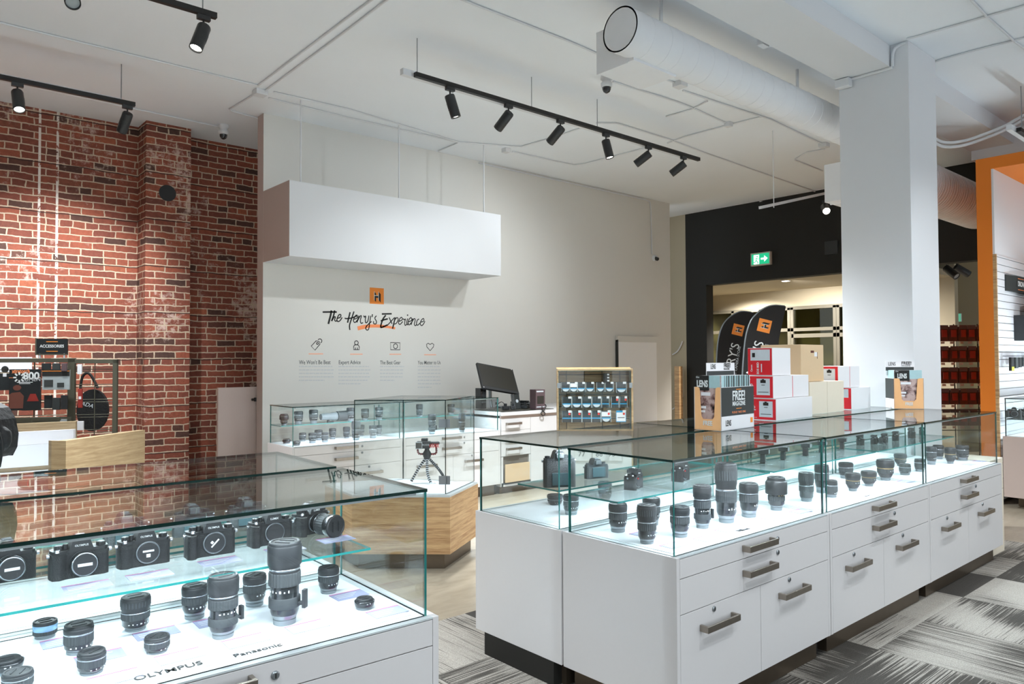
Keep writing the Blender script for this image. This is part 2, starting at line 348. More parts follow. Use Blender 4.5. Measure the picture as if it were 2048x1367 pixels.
def text_mesh(s, size, bold=0, shear=0, ext=.0004, align='CENTER', sp=1, wx=1):
    cu = bpy.data.curves.new('lettering', 'FONT'); cu.body = s; cu.size = size; cu.offset = bold*size; cu.shear = shear; cu.extrude = ext
    cu.align_x = align; cu.align_y = 'CENTER'; cu.space_character = sp; cu.resolution_u = 3
    o = bpy.data.objects.new('lettering', cu); COL.objects.link(o); bpy.context.view_layer.update()
    me = bpy.data.meshes.new_from_object(o.evaluated_get(bpy.context.evaluated_depsgraph_get()))
    bpy.data.objects.remove(o); bpy.data.curves.remove(cu)
    if wx != 1: me.transform(Matrix.Diagonal((wx, 1, 1, 1)))
    return me
def text(s, size, M, m='ink', parent=None, name='lettering', **kw):
    me = text_mesh(s, size, **kw); me.transform(M); me.materials.clear(); me.materials.append(MATS[m]); me.name = name
    o = bpy.data.objects.new(name, me); COL.objects.link(o)
    if parent: o.parent = parent
    return o
FY = Rx(math.pi/2)                       # text reading on a face that looks to -Y
FX = Rz(-math.pi/2) @ Rx(math.pi/2)      # text reading on a face that looks to -X
def ribbon(mb, pts, w, M, m=0, closed=False, t=.001):
    """flat stroke along 2-D points in a plane given by M (x right, y up, z out)"""
    P = [Vector((x, y)) for x, y in pts]; n = len(P)
    if n < 2: return
    L_, R_ = [], []
    for i in range(n):
        a = P[(i-1) % n] if closed or i else P[0]; b = P[(i+1) % n] if closed or i < n-1 else P[-1]
        d = (b-a).normalized(); q = Vector((-d.y, d.x)); ww = (w[i] if isinstance(w, (list, tuple)) else w)/2
        L_.append(P[i]+q*ww); R_.append(P[i]-q*ww)
    vs = [tuple(M @ Vector((p.x, p.y, t))) for p in L_+R_]; k = n if closed else n-1
    mb._add(vs, [(n+i, n+(i+1) % n, (i+1) % n, i) for i in range(k)], m)
def smooth(pts, k=4):
    """Catmull-Rom through 2-D or 3-D points"""
    P = [Vector(p) for p in pts]; out = []
    for i in range(len(P)-1):
        p0, p1, p2, p3 = P[max(i-1, 0)], P[i], P[i+1], P[min(i+2, len(P)-1)]
        for j in range(k):
            t = j/k; out.append(.5*((2*p1)+(p2-p0)*t+(2*p0-5*p1+4*p2-p3)*t*t+(-p0+3*p1-3*p2+p3)*t**3))
    out.append(P[-1]); return out
# ---------------------------------------------------------------- the room
struct('floor', MB().box(-6, 17, -6, 10, -.06, 0), ['floor_stone'])
struct('floor_carpet', MB().box(-6, 6.9, -6, 3.42, .0005, .007), ['carpet'])
struct('ceiling', MB().box(-6, 17, -6, 10, ZC, ZC+.1), ['ceiling_paint'])
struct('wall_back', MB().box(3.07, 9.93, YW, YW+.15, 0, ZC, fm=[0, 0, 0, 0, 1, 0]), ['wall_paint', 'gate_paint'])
struct('wall_brick', MB().box(-6, 5.5, 8.75, 8.95, 0, ZC).box(2.217, 2.675, 8.44, 8.75, 0, ZC), ['brick'])
hole = MB(T(0, 0, 0)); p = at_y(335, 386, 8.44)
hole.M = T(p.x, 8.441, p.z) @ Rx(math.pi/2)
hole.rings([(.088, 0), (.088, .004)], seg=24)
setp(obj('vent_hole', hole, ['wire_black']), 'round black pipe opening high on the brick pilaster', 'opening')  # flat black disc paints the dark inside of the opening
struct('wall_black', MB().box(10.9, 11.1, -6, 7.8, 2.75, ZC).box(10.9, 11.1, 7.38, 7.8, 0, 2.75), ['black_paint'])
struct('wall_return', MB().box(10.9, 11.1, 7.8, 8.75, 0, ZC).box(9.93, 10.9, 8.6, 8.75, 0, ZC), ['beige_paint'])
struct('ceiling_soffit', MB().box(11.1, 13, 4.2, 8.75, 2.76, 2.85), ['beige_paint'])
struct('wall_far', MB().box(13, 13.15, 4.2, 8.8, 2.42, 4.03).box(13, 13.15, 4.2, 4.75, 0, 2.42).box(14.6, 14.75, -6, 8.75, 0, ZC).box(11.1, 14.75, 8.75, 8.9, 0, ZC), ['beige_paint'])
struct('wall_light_block', MB().box(-6.15, -6, -6, 10, 0, ZC), ['wall_paint'])  # unseen wall added to block daylight from the open left side
struct('column', MB().box(6.31, 6.89, 2.342, 2.91, 0, ZC), ['white_paint'], bevel=.004)
struct('ceiling_beam', MB().box(-6, 6.31, 2.48, 2.91, 3.857, ZC).box(6.89, 9.6, 2.48, 2.91, 3.857, ZC).box(9.6, 10.0, -6, 2.9, 3.75, ZC), ['white_paint'])
# ---------------------------------------------------------------- glazed doors at the far end
win = MB()
fx = 12.94
def bar(y0, y1, z0, z1, m=0): win.box(fx-.05, fx+.05, y0, y1, z0, z1, m)
for z in (2.38, 1.98): bar(4.75, 8.7, z, z+.06)
for y in (4.75, 5.3, 6.0, 6.06, 6.86, 6.92, 7.5, 8.1, 8.64): bar(y, y+.055, 0, 2.42)
bar(4.75, 8.7, 0, .1); bar(5.35, 6.9, 1.86, 1.93)
w_ = struct('window_1', win, ['frame_metal'])
obj('pane', MB().box(fx-.004, fx+.004, 4.8, 8.66, .1, 2.38), ['pane'], w_)
obj('door_handle', MB().tube([(fx-.06, 6.98, 1.1), (fx-.1, 6.98, 1.12), (fx-.1, 6.98, 1.5), (fx-.06, 6.98, 1.52)], .012), ['silver'], w_)
far = MB()
for y in (2.3, 3.0, 3.9): far.box(14.5, 14.6, y, y+.1, 0, 2.35)
far.box(14.5, 14.6, 1.5, 4.2, 2.3, 2.42)
struct('door_1', far, ['rack_metal'])
g = thing('sign_reflection', 'small glowing green panel painting a sign reflection above the rack of red packets', 'sign', at_x(1914, 635, 14.4))
obj('panel', MB().box(-.02, .02, -.07, .07, -.07, .07, fm=[0, 0, 0, 0, 1, 0]), ['card_white', 'green_soft'], g)  # glowing face imitates the reflection of a green sign
# ---------------------------------------------------------------- hanging white bulkhead over the back wall
hb = thing('hanging_bulkhead', 'big white box hung on three rods in front of the back wall', 'bulkhead', (3.07, 6.783, 2.484))
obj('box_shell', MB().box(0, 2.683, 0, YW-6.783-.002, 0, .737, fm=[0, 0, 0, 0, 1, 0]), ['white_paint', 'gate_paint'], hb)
for x in (3.194, 4.326, 5.509):
    obj('rod', MB().tube([(x-3.07, .02, .73), (x-3.07, .02, ZC-2.484)], .008), ['white_paint'], hb)
# ---------------------------------------------------------------- the display counters
def pane(mb_box, parent, name, bevel=0, thin=None):
    """one glass sheet; the two large faces are glass, the rim shows its dark green edge"""
    x0, x1, y0, y1, z0, z1 = mb_box; d = (x1-x0, y1-y0, z1-z0); k = d.index(min(d)); e = 1
    fm = [e]*6; fm[{2: 0, 1: 2, 0: 4}[k]] = 0; fm[{2: 1, 1: 3, 0: 5}[k]] = 0
    return obj(name, MB().box(*mb_box, fm=fm), ['glass', thin or 'glass_edge'], parent)
def handle(parent, x, z, y=0, w=.23):
    m = MB(); h = .013
    m.box(x-w/2, x+w/2, y-.040, y-.031, z-h, z+h)
    for sx in (-1, 1):
        xa = x+sx*(w/2-.006); m.box(xa-.006, xa+.006, y-.034, y, z-h, z+h)
    return obj('handle', m, ['brushed'], parent, bevel=.0015)
def lock(parent, x, z, y=0):
    m = MB(T(x, y, z) @ Rx(math.pi/2)); m.rings([(.011, 0), (.011, .004), (.008, .006)], seg=16); m.box(-.0015, .0015, -.006, .006, .0055, .007, 1)
    return obj('lock', m, ['lens_metal', 'ink'], parent)
def counter(label, loc, rz, w, d=.61, zt=1.075, sy=.30, x0g=.012, x1g=None, strip=7, group='white display counters', zb=.705, shelf_x=(0.012, None)):
    t = thing('display_counter', label, 'display counter', loc, rz, group)
    x1g = w-.012 if x1g is None else x1g
    obj('carcass', MB().box(.02, w-.02, .02, d, .115, zb-.004, fm=[0, 0, 1, 0, 0, 0]), ['laminate', 'gap_shade'], t)
    for a in (0, w-.02): obj('side_panel', MB().box(a, a+.02, 0, d, .115, zb), ['laminate'], t, bevel=.001)
    obj('toe_kick', MB().box(.05, w-.05, .05, d-.02, 0, .115).box(w-.05, w, .07, d-.05, 0, .115, 1), ['toe_metal', 'black_paint'], t)  # black block paints the dark gap between neighbouring toe kicks
    def front(a, b, z0, z1, locks):
        f = obj('drawer', MB().box(a+.0015, b-.0015, 0, .018, z0+.0015, z1-.0015), ['laminate'], t, bevel=.0008)
        c = (a+b)/2
        for (lx, lz) in locks: lock(f, c+lx, lz)
        return f, c
    f, c = front(.02, w-.02, .622, zb-.006, [(.125, .662)]); handle(f, c-.047, .667)
    f, c = front(.02, w-.02, .485, .622, [(.125, .602)]); handle(f, c-.047, .563)
    h = w*.483
    f, c = front(.02, h, .115, .485, [(-.065, .469-.006)]); handle(f, c-.047, .409)
    f, c = front(h, w-.02, .115, .485, [(-.065, .469-.006)]); handle(f, c-.047, .409)
    obj('deck_rim', MB().box(.02, w-.02, .0, d, zb-.005, zb), ['deck_rim'], t)
    obj('deck', MB().box(x0g+.035, x1g-.035, .055, d-.055, zb, zb+.002), ['deck'], t)
    ya, yb = .022, d-.025
    pane((x0g+.008, x1g-.008, ya, ya+.008, zb, zt-.009), t, 'glass_front')
    pane((x0g+.008, x1g-.008, yb-.008, yb, zb, zt-.009), t, 'glass_back', thin='glass_edge_thin')
    pane((x0g, x0g+.008, ya, yb, zb, zt-.009), t, 'glass_side', thin='glass_edge_thin')
    pane((x1g-.008, x1g, ya, yb, zb, zt-.009), t, 'glass_side', thin='glass_edge_thin')
    pane((x0g-.002, x1g+.002, ya-.002, yb+.002, zt-.009, zt), t, 'glass_top')
    pane((x0g+.05 if shelf_x[0] is None else shelf_x[0], x1g-.008 if shelf_x[1] is None else shelf_x[1], sy, yb-.009, .869, .876), t, 'glass_shelf', thin='glass_edge_thin')
    if strip:
        y_, yi = (ya+.009, 1) if abs(rz) < 1 else (yb-.020, 0)
        if 1:
            f_ = [1, 0, 0, 0, 0, 0]; f_[2 if yi else 3] = 2
            obj('light_strip', MB().box(x0g+.03, x1g-.03, y_, y_+.011, zt-.017, zt-.0095, fm=f_), ['silver', 'led', 'deck'], t)
    return t
IX = (2.333, 3.568, 4.848)
ds = ('nearest the camera bag end', '', '')
isl = [((2.333, 1.725), 1.232, 'white glass-topped counter at the near corner of the island, facing the carpet'),
       ((3.572, 1.725), 1.272, 'white glass-topped counter in the middle of the island front row'),
       ((4.850, 1.725), 1.370, 'white glass-topped counter at the far end of the island, by the cream cartons')]
for (x, y), w, lb in isl: counter(lb, (x, y, 0), 0, w)
bk = [((2.333, 2.957), 1.232, 'island counter behind the near corner, with a large gripped camera on its shelf'),
      ((3.572, 2.957), 1.272, 'island back-row counter carrying the red and white camera cartons'),
      ((4.850, 2.957), 1.370, 'island back-row counter beside the column, under the far red and white cartons')]
for (x, y), w, lb in bk: counter(lb, (x+w, y, 0), math.pi, w)
LR = math.radians(-2.5)
def lc(x, y): c, s = math.cos(LR), math.sin(LR); return (1.291+x*c-y*s, 1.814+x*s+y*c, 0)
counter('white glass case in the near left corner, full of lenses and mirrorless cameras', lc(-1.24, 0), LR, 1.24, zt=1.08, sy=.235, x1g=1.24-.028, shelf_x=(.012, 1.24-.10))
counter('white glass case out past the left picture edge, next to the one full of lenses', lc(-2.49, 0), LR, 1.24, zt=1.08)
counter('glass case directly behind the near left one, back to back with it', lc(0, 1.225), LR+math.pi, 1.24, zt=1.08, x0g=.028)
counter('back-row glass case out past the left picture edge', lc(-1.25, 1.225), LR+math.pi, 1.24, zt=1.08)
counter('white display counter below the wall lettering, left end with many lenses', (2.84, 6.2, 0), 0, 1.14, d=.53, zt=1.06, sy=.27, group='back wall display counters')
counter('white display counter below the wall lettering, touching the sales desk', (4.0, 6.2, 0), 0, 1.24, d=.53, zt=1.06, sy=.27, group='back wall display counters', shelf_x=(0.012, .95))
# brand lettering lying on the decks
def deck_text(s, px, py, size, rz, label, bold=0, wx=1):
    p = at_z(px, py, .7075); o = text(s, size, T(p.x, p.y, .7085) @ Rz(rz), 'ink', None, 'deck_lettering', bold=bold, wx=wx)
    setp(o, label, 'lettering', 'brand lettering on the decks')
deck_text('OLYMPUS', 338, 1341, .036, LR, 'grey capital lettering on the front of the near left case deck', .01)
deck_text('Panasonic', 516, 1300, .032, LR, 'grey mixed-case lettering on the near left deck, below the long hooded lens', .01)
deck_text('Nikon', 1487, 1059, .034, 0, 'small dark lettering on the island deck in front of the hooded lens', .02)
deck_text('Nikon', 1735, 991, .024, 0, 'small dark lettering on the middle island deck')
# ---------------------------------------------------------------- sales desk
dk = thing('sales_desk', 'white sales desk with drawers and an open cubby against the back wall', 'desk', (5.25, 6.2, 0))
obj('worktop', MB().box(0, 1.9, -.02, .88, .855, .895), ['laminate'], dk, bevel=.002)
obj('worktop_edge', MB().box(0, 1.9, 0, .02, .825, .855), ['gate_paint'], dk)
obj('carcass', MB().box(.01, 1.89, .02, .8, .08, .825).box(0.0, .44, .0, .02, .08, .12), ['laminate', 'gap_shade'], dk)
for i, (z0, z1) in enumerate(((.69, .825), (.55, .688), (.41, .548))):
    f = obj('drawer', MB().box(.004, .438, 0, .018, z0, z1), ['laminate'], dk, bevel=.001); handle(f, .175, z1-.06, w=.21)
cb = obj('cubby', MB().box(.03, .415, -.0, .0195, .10, .12).box(.004, .03, 0, .0195, .08, .405).box(.415, .438, 0, .0195, .08, .405), ['laminate'], dk)
obj('cubby_back', MB().box(.03, .415, .0185, .0198, .12, .405), ['gap_shade'], dk)
obj('door', MB().box(.442, 1.0, 0, .018, .08, .823), ['laminate'], dk, bevel=.001)
obj('door', MB().box(1.004, 1.56, 0, .018, .08, .823), ['laminate'], dk, bevel=.001)
obj('toe_kick', MB().box(.02, 1.88, .05, .78, 0, .08), ['toe_metal'], dk)
setp(obj('cardboard_box', MB(T(5.3, 6.19, .121)).box(0, .36, -.005, .007, 0, .2), ['kraft'], None), 'brown cardboard panel showing in the open cubby of the sales desk', 'box')
setp(obj('desk_mat', MB(T(5.27, 6.19, .896)).box(0, .78, 0, .5, 0, .006), ['screen_dark'], None), 'dark mat under the monitor on the sales desk', 'mat')
# ---------------------------------------------------------------- wooden kiosk with glass case in the middle
def poly_inset(P, k):
    c = Vector((sum(p[0] for p in P)/len(P), sum(p[1] for p in P)/len(P)))
    return [tuple(Vector(p)+(c-Vector(p)).normalized()*k) for p in P]
A = at_z(900, 990, .52); B = at_z(956, 963, .52); D_ = at_z(704, 990, .52); E_ = at_z(800, 957, .52)
K = [(q.x-A.x, q.y-A.y) for q in (A, B, E_+Vector((0, .05, 0)), at_z(650, 966, .52), D_)]
kk = thing('display_kiosk', 'low oak kiosk with a tall frameless glass case holding a camera on a tripod', 'kiosk', (A.x, A.y, 0))
obj('body', MB().prism(K, .11, .505), ['oak'], kk)
obj('plinth', MB().prism(poly_inset(K, .06), 0, .11), ['toe_metal'], kk)
obj('top', MB().prism(poly_inset(K, .004), .505, .52), ['deck_rim'], kk)
obj('deck', MB().prism(poly_inset(K, .05), .52, .523), ['deck'], kk)
ga, gb, gc, gd = at_z(892, 988, .52), at_z(949, 962, .52), at_z(806, 957, .52), at_z(708, 988, .52)
def wallpane(p, q, z0, z1, parent, name, th=.007, org=(0, 0)):
    p = Vector((p[0]-org[0], p[1]-org[1])); q = Vector((q[0]-org[0], q[1]-org[1])); L = (q-p).length; a = math.atan2(q.y-p.y, q.x-p.x)
    m = MB(T(p.x, p.y, 0) @ Rz(a)); m.box(0, L, 0, th, z0, z1, fm=[1, 1, 0, 0, 1, 1]); return obj(name, m, ['glass', 'glass_edge'], parent)
org = (A.x, A.y)
for p, q in ((gd, ga), (ga, gb), (gb, gc), (gc, gd)): wallpane(p, q, .523, 1.18, kk, 'glass_pane', org=org)
m = MB(); m.prism([(q.x-A.x, q.y-A.y) for q in (ga, gb, gc, gd)], 1.18, 1.187, 0, fm_side=1); obj('glass_lid', m, ['glass', 'glass_edge'], kk)
for z in (.62, 1.02):
    c = Vector((ga.x-A.x, ga.y-A.y)); a = math.atan2(ga.y-gd.y, ga.x-gd.x)
    obj('hinge', MB(T(c.x, c.y, z) @ Rz(a)).box(-.05, .012, -.008, 0, -.03, .03).box(0, .03, -.008, 0, -.03, .03), ['lens_metal'], kk)
# ---------------------------------------------------------------- oak screened kiosk in front of the brick wall
Q = at_z(132, 881, .95)
P5 = [at_z(103, 881, .95), Q, at_z(290, 859, .95)]
kx = thing('display_kiosk', 'oak-walled kiosk with a lit white top, in front of the brick wall', 'kiosk', (Q.x, Q.y, 0))
loc_ = [(q.x-Q.x, q.y-Q.y) for q in P5]
far2 = at_z(286, 857.5, .95); fp = (far2.x-Q.x, far2.y-Q.y)
inner = [loc_[2], (fp[0]-.0, fp[1]+.0)]
hexo = [loc_[0], loc_[1], loc_[2], (loc_[2][0]-.0, loc_[2][1]+.35), (-.75, 1.35), (-1.1, .75)]
m = MB(); m.prism([loc_[0], loc_[1], loc_[2], (loc_[2][0]-.035, loc_[2][1]+.03), (loc_[1][0]-.035, loc_[1][1]+.045), (loc_[0][0]-.01, loc_[0][1]+.04)], .1, .95)
obj('screen_wall', m, ['oak_pale'], kx)
obj('body', MB().prism([(loc_[0][0]-.01, loc_[0][1]+.045), (loc_[1][0]-.04, loc_[1][1]+.05), (loc_[2][0]-.04, loc_[2][1]+.04), (.3, 1.25), (-.75, 1.35), (-1.1, .75), (-1.1, .1)], .1, .62), ['oak_pale'], kx)
obj('plinth', MB().prism([(-.0, .15), (.45, .45), (.2, 1.1), (-.6, 1.2), (-.95, .7), (-.9, .2)], 0, .1), ['toe_metal'], kx)
obj('deck', MB().prism([(-.03, .07), (.5, .45), (.28, 1.2), (-.72, 1.3), (-1.05, .75), (-1.05, .13)], .62, .625), ['deck'], kx)
obj('back_rail', MB().prism([(.28, 1.2), (.3, 1.25), (-.75, 1.35), (-.72, 1.3)], .62, .99), ['oak_pale'], kx)
obj('inner_panel', MB().prism([(.26, 1.17), (.28, 1.195), (-.7, 1.295), (-.7, 1.27)], .66, .93), ['card_white'], kx)
m = MB(); m.box(-1.05, -.02, .1, .108, .63, .93, fm=[1, 1, 0, 0, 1, 1]); obj('glass_pane', m, ['glass', 'glass_edge'], kx)
# ---------------------------------------------------------------- lens and camera builders
CAPG = 'camera lenses standing on the decks'
def lens_template(kind):
    """unit lens: radius 1, height 1, standing on its mount"""
    t = thing('camera_lens', None, None)
    def part(n, rr, mats, seg=40, ribs=0, m=0, **k): return obj(n, MB().rings(rr, m, seg, ribs=ribs, **k), mats, t)
    def marks(z, r, dz, n=6, mt='mark_white', a0=-2.3, a1=-.8):
        mb = MB()
        for i in range(n):
            a = a0+(a1-a0)*i/max(1, n-1); mb.M = Rz(a)
            hw = .035 if i % 3 else .06; mb.box(r, r+.012, -hw, hw, z, z+dz*(1 if i % 2 else .6))
        obj('scale_markings', mb, [mt], t)
    def cap(z, r, dz):
        mb = MB().rings([(r, z), (r, z+dz*.7), (r*.95, z+dz), (r*.78, z+dz), (r*.76, z+dz*.75)], 0, 40)
        mb.box(-r*.5, r*.5, r*.26, r*.36, z+dz*.7, z+dz*1.02).box(-r*.5, r*.5, -r*.36, -r*.26, z+dz*.7, z+dz*1.02)
        obj('lens_cap', mb, ['black_plastic'], t)
    if kind == 'zoom':
        part('rear_cap', [(.72, 0), (.74, .02), (.74, .1)], ['grey_glare_plastic'])
        part('mount_ring', [(.70, .1), (.72, .125), (.76, .125), (.80, .2)], ['lens_metal'])
        part('barrel', [(.80, .2), (.92, .3), (.92, .44)], ['black_gloss']); part('zoom_ring', [(.95, .44), (.97, .45), (.97, .64), (.94, .65)], ['rubber'], 56, .045)
        part('front_barrel', [(.92, .65), (.94, .66), (.94, .72), (.99, .75), (1.0, .9), (.97, .92)], ['black_plastic']); part('trim_ring', [(.955, .68), (.965, .685), (.965, .7), (.955, .705)], ['silver'])
        marks(.34, .925, .05); marks(.37, .925, .018, 4, 'mark_gold', -.6, -.1); cap(.92, .95, .06)
    elif kind == 'tall':
        part('rear_cap', [(.66, 0), (.68, .02), (.68, .06)], ['grey_glare_plastic']); part('mount_ring', [(.64, .06), (.7, .075), (.78, .12)], ['lens_metal'])
        part('barrel', [(.78, .12), (.88, .17), (.88, .33), (.9, .34)], ['black_gloss']); part('zoom_ring', [(.92, .34), (.94, .345), (.94, .52), (.92, .53)], ['rubber'], 56, .04)
        part('trim_ring', [(.93, .53), (.95, .535), (.95, .55), (.93, .555)], ['silver']); part('front_barrel', [(.9, .555), (.9, .6), (.97, .64), (1, .9), (.97, .93)], ['black_plastic'])
        part('focus_ring', [(.975, .70), (1.0, .71), (1.01, .86), (.98, .87)], ['rubber'], 56, .035)
        marks(.22, .885, .035); cap(.93, .95, .05)
    elif kind == 'collar':
        part('rear_cap', [(.66, 0), (.68, .06)], ['grey_glare_plastic']); part('mount_ring', [(.64, .06), (.78, .12)], ['lens_metal'])
        part('barrel', [(.78, .12), (.84, .16), (.84, .5)], ['black_gloss']); part('zoom_ring', [(.93, .47), (.95, .48), (.95, .62), (.93, .63)], ['rubber'], 56, .04)
        part('front_barrel', [(.9, .63), (.9, .7), (1, .72), (1.02, .94), (.98, .96)], ['black_plastic']); part('trim_ring', [(.91, .66), (.93, .665), (.93, .675), (.91, .68)], ['silver'])
        c = obj('tripod_collar', MB().rings([(.86, .2), (.94, .21), (.94, .32), (.86, .33)], 0, 40), ['rubber'], t)
        obj('foot', MB().box(.9, 1.3, -.16, .16, .235, .27).box(1.2, 1.42, -.18, .18, .2, .42), ['black_plastic'], c, bevel=.01)
        marks(.40, .845, .03); cap(.96, .95, .035)
    elif kind == 'prime':
        part('rear_cap', [(.78, 0), (.8, .1)], ['grey_glare_plastic']); part('mount_ring', [(.76, .1), (.84, .18)], ['lens_metal'])
        part('barrel', [(.9, .18), (.94, .22), (.94, .34)], ['black_gloss']); part('focus_ring', [(.97, .34), (.99, .36), (.99, .64), (.97, .66)], ['rubber'], 56, .04)
        part('trim_ring', [(.975, .66), (.985, .67), (.985, .70), (.975, .71)], ['silver']); part('front_barrel', [(.95, .71), (1, .74), (1, .84), (.97, .86)], ['black_plastic']); marks(.24, .945, .06, 5); cap(.86, .95, .12)
    elif kind == 'pancake':
        part('rear_cap', [(.8, 0), (.82, .25)], ['grey_glare_plastic']); part('barrel', [(.9, .25), (.95, .35), (1, .55), (1, .75), (.9, .8)], ['black_gloss']); part('mount_ring', [(.8, .25), (.9, .3)], ['lens_metal']); marks(.56, 1.0, .1, 2, 'mark_white', -1.8, -1.5)
        cap(.8, .82, .18)
    elif kind == 'hood':
        part('rear_cap', [(.52, 0), (.54, .09)], ['grey_glare_plastic']); part('mount_ring', [(.5, .09), (.6, .14)], ['lens_metal'])
        part('barrel', [(.6, .14), (.74, .2), (.74, .5)], ['black_gloss']); part('zoom_ring', [(.76, .28), (.78, .29), (.78, .42), (.76, .43)], ['rubber'], 48, .04)
        part('lens_hood', [(.98, .48), (1, .5), (1, .82), (.9, .86), (.84, .88), (.84, .9)], ['black_plastic']); marks(.44, .745, .03, 5, 'mark_gold'); cap(.9, .82, .07)
    elif kind == 'silver':
        part('rear_cap', [(.8, 0), (.82, .14)], ['grey_glare_plastic']); part('mount_ring', [(.8, .14), (.86, .2)], ['silver']); part('focus_ring', [(.95, .2), (.97, .22), (.97, .4), (.95, .42)], ['rubber'], 56, .04)
        part('barrel', [(.94, .42), (.96, .44), (1, .74), (.98, .76)], ['blue_silver']); cap(.76, .99, .2)
    elif kind == 'flare':
        part('rear_cap', [(.5, 0), (.52, .1)], ['grey_glare_plastic']); part('mount_ring', [(.5, .1), (.6, .15)], ['lens_metal']); part('barrel', [(.6, .15), (.78, .28), (.78, .34)], ['black_gloss'])
        part('zoom_ring', [(.84, .34), (.88, .36), (.9, .56), (.87, .58)], ['rubber'], 56, .04); part('trim_ring', [(.86, .58), (.9, .585), (.9, .6), (.86, .605)], ['mark_gold'])
        part('front_barrel', [(.88, .605), (.97, .68), (1, .9), (.96, .92)], ['black_plastic']); marks(.46, .91, .04, 5); cap(.92, .94, .07)
    return remember(t)
TPL = {k: lens_template(k) for k in ('zoom', 'tall', 'collar', 'prime', 'pancake', 'hood', 'silver', 'flare')}
USED = set()
def lens(px, yb, hw, yt, kind, label, z=.7075, rz=0, group=CAPG, card=None):
    """px: axis column, yb / yt: lowest / topmost row of the outline, hw: half width in the photograph"""
    base = {'zoom': .74, 'tall': .68, 'collar': .68, 'prime': .8, 'pancake': .82, 'hood': .54, 'silver': .82, 'flare': .52}[kind]
    p = at_z(px, yb, z)
    for _ in range(3):
        d = depth(p); r = hw*d/FPX; e = r*FPX/d*(EYE-z)/d
        p = at_z(px, yb-e*base, z)
    d = depth(p); ht = 0.1
    for _ in range(4):
        e = hw*(EYE-z-ht)/d
        v = (Vector((p.x, p.y, z+ht))-EYEP); row = 683.5-FPX*v.dot(UP)/v.dot(FWD); ht += (row-(yt+e*.9))*d/FPX
    ht = max(.02, ht)
    if kind not in USED:
        USED.add(kind); t = TPL[kind]; t.location = (p.x, p.y, z); t.rotation_euler = (0, 0, rz); t.scale = (r, r, ht); setp(t, label, 'camera lens', group)
    else:
        t = dup(TPL[kind], (p.x, p.y, z), rz, (r, r, ht), label, group); t['category'] = 'camera lens'
    if card: price_card(p.x+card[0], p.y+card[1], z, 'price card in front of the '+card[2], rz=card[3] if len(card) > 3 else 0)
    return t
CARDT = [None]
def price_card(x, y, z, label, rz=0, s=1, group='price cards on the decks', red=True):
    if CARDT[0] is None:
        t = thing('price_card', label, 'price card', (x, y, z), rz, group); t.scale = (s, s, 1)
        obj('card', MB().box(-.055, .055, -.035, .03, 0, .001), ['card_grey'], t); obj('stripe', MB().box(-.055, .055, .03, .035, 0, .001), ['card_magenta'], t)
        m = MB()
        for k in range(3): m.box(-.045, .03-k*.012, .012-k*.014, .016-k*.014, .001, .0012)
        obj('print', m, ['ink_pale'], t); CARDT[0] = remember(t); return t
    return dup(CARDT[0], (x, y, z), rz, (s, s, 1), label, group)
# near left case, on the deck
c = (.03, -.075)
def K_(d, rz=LR): return (.035, -.075, d, rz)
lens(90, 1279, 22, 1231, 'silver', 'small blue and silver lens with a grey cap in the near left case', card=K_('small blue and silver lens'))
lens(157, 1311, 27, 1236, 'prime', 'wide-ringed black lens right of the blue and silver one, near left case', card=K_('wide-ringed lens next to the blue and silver one'))
lens(183, 1352, 26, 1289, 'prime', 'squat black lens overlapping the wide-ringed one, near left case', rz=.5, card=K_('squat lens overlapping its taller neighbour'))
lens(14, 1352, 29, 1304, 'pancake', 'short lens with a bulging rim at the left picture edge, near left case')
lens(35, 1392, 28, 1329, 'prime', 'black lens in the bottom left corner of the near left case', rz=1.1)
lens(271, 1264, 28, 1181, 'tall', 'tall ribbed black lens in front of the glass shelf edge, near left case', card=K_('tall ribbed lens in the near left case'))
lens(314, 1309, 24, 1261, 'prime', 'low black lens with fine rings just above the capital lettering', rz=.8, card=K_('low finely ringed lens'))
lens(389, 1240, 25, 1160, 'zoom', 'black zoom lens with white index dots, beside the lens with a foot', card=K_('zoom lens with white index dots'))
lens(446, 1279, 30, 1140, 'collar', 'long black lens whose tripod foot sticks out to the right, near left case', rz=.15, card=K_('long lens with a sticking-out foot'))
lens(509, 1214, 23, 1140, 'zoom', 'black zoom lens half behind the tripod foot, near left case', rz=.6)
lens(569, 1252, 33, 1073, 'collar', 'tallest lens of the near left case, with a wide hooded top and collar', rz=-.9, card=K_('tallest lens of the near left case'))
lens(657, 1188, 21, 1126, 'zoom', 'black lens standing alone under the right end of the glass shelf', rz=.3, card=K_('lens standing alone near the side pane'))
lens(729, 1221, 20, 1188, 'pancake', 'flat pancake lens nearest the side pane of the near left case', card=K_('flat pancake lens'))
# island, first counter
def KI(d): return (.05, -.10, d, 0)
lens(1236, 1065, 19, 1001, 'zoom', 'first lens inside the near pane of the island, with white lettering', card=KI('first lens inside the near island pane'))
lens(1294, 1088, 20, 1003, 'tall', 'ribbed tall lens nearest the island corner pane', card=KI('ribbed lens nearest the island corner'))
lens(1303, 1051, 18, 990, 'zoom', 'lens half hidden behind the ribbed one at the island corner', rz=.7)
lens(1360, 1075, 20, 1007, 'zoom', 'lens seen through the corner pane edge of the island', rz=.9, card=KI('lens seen through the corner pane edge'))
lens(1405, 1057, 18, 966, 'collar', 'slim lens whose tripod foot points at the tallest island lens', rz=-.35, card=KI('slim lens with a foot'))
lens(1453, 1046, 22, 920, 'tall', 'tallest and thickest black lens on the island deck', card=KI('tallest island lens'))
lens(1498, 1035, 19, 961, 'zoom', 'silver-ringed zoom lens between the tallest one and the hooded one', rz=.4, card=KI('silver-ringed zoom lens'))
lens(1553, 1021, 21, 948, 'hood', 'lens with a wide reversed hood on the near island counter', card=KI('lens with the wide hood'))
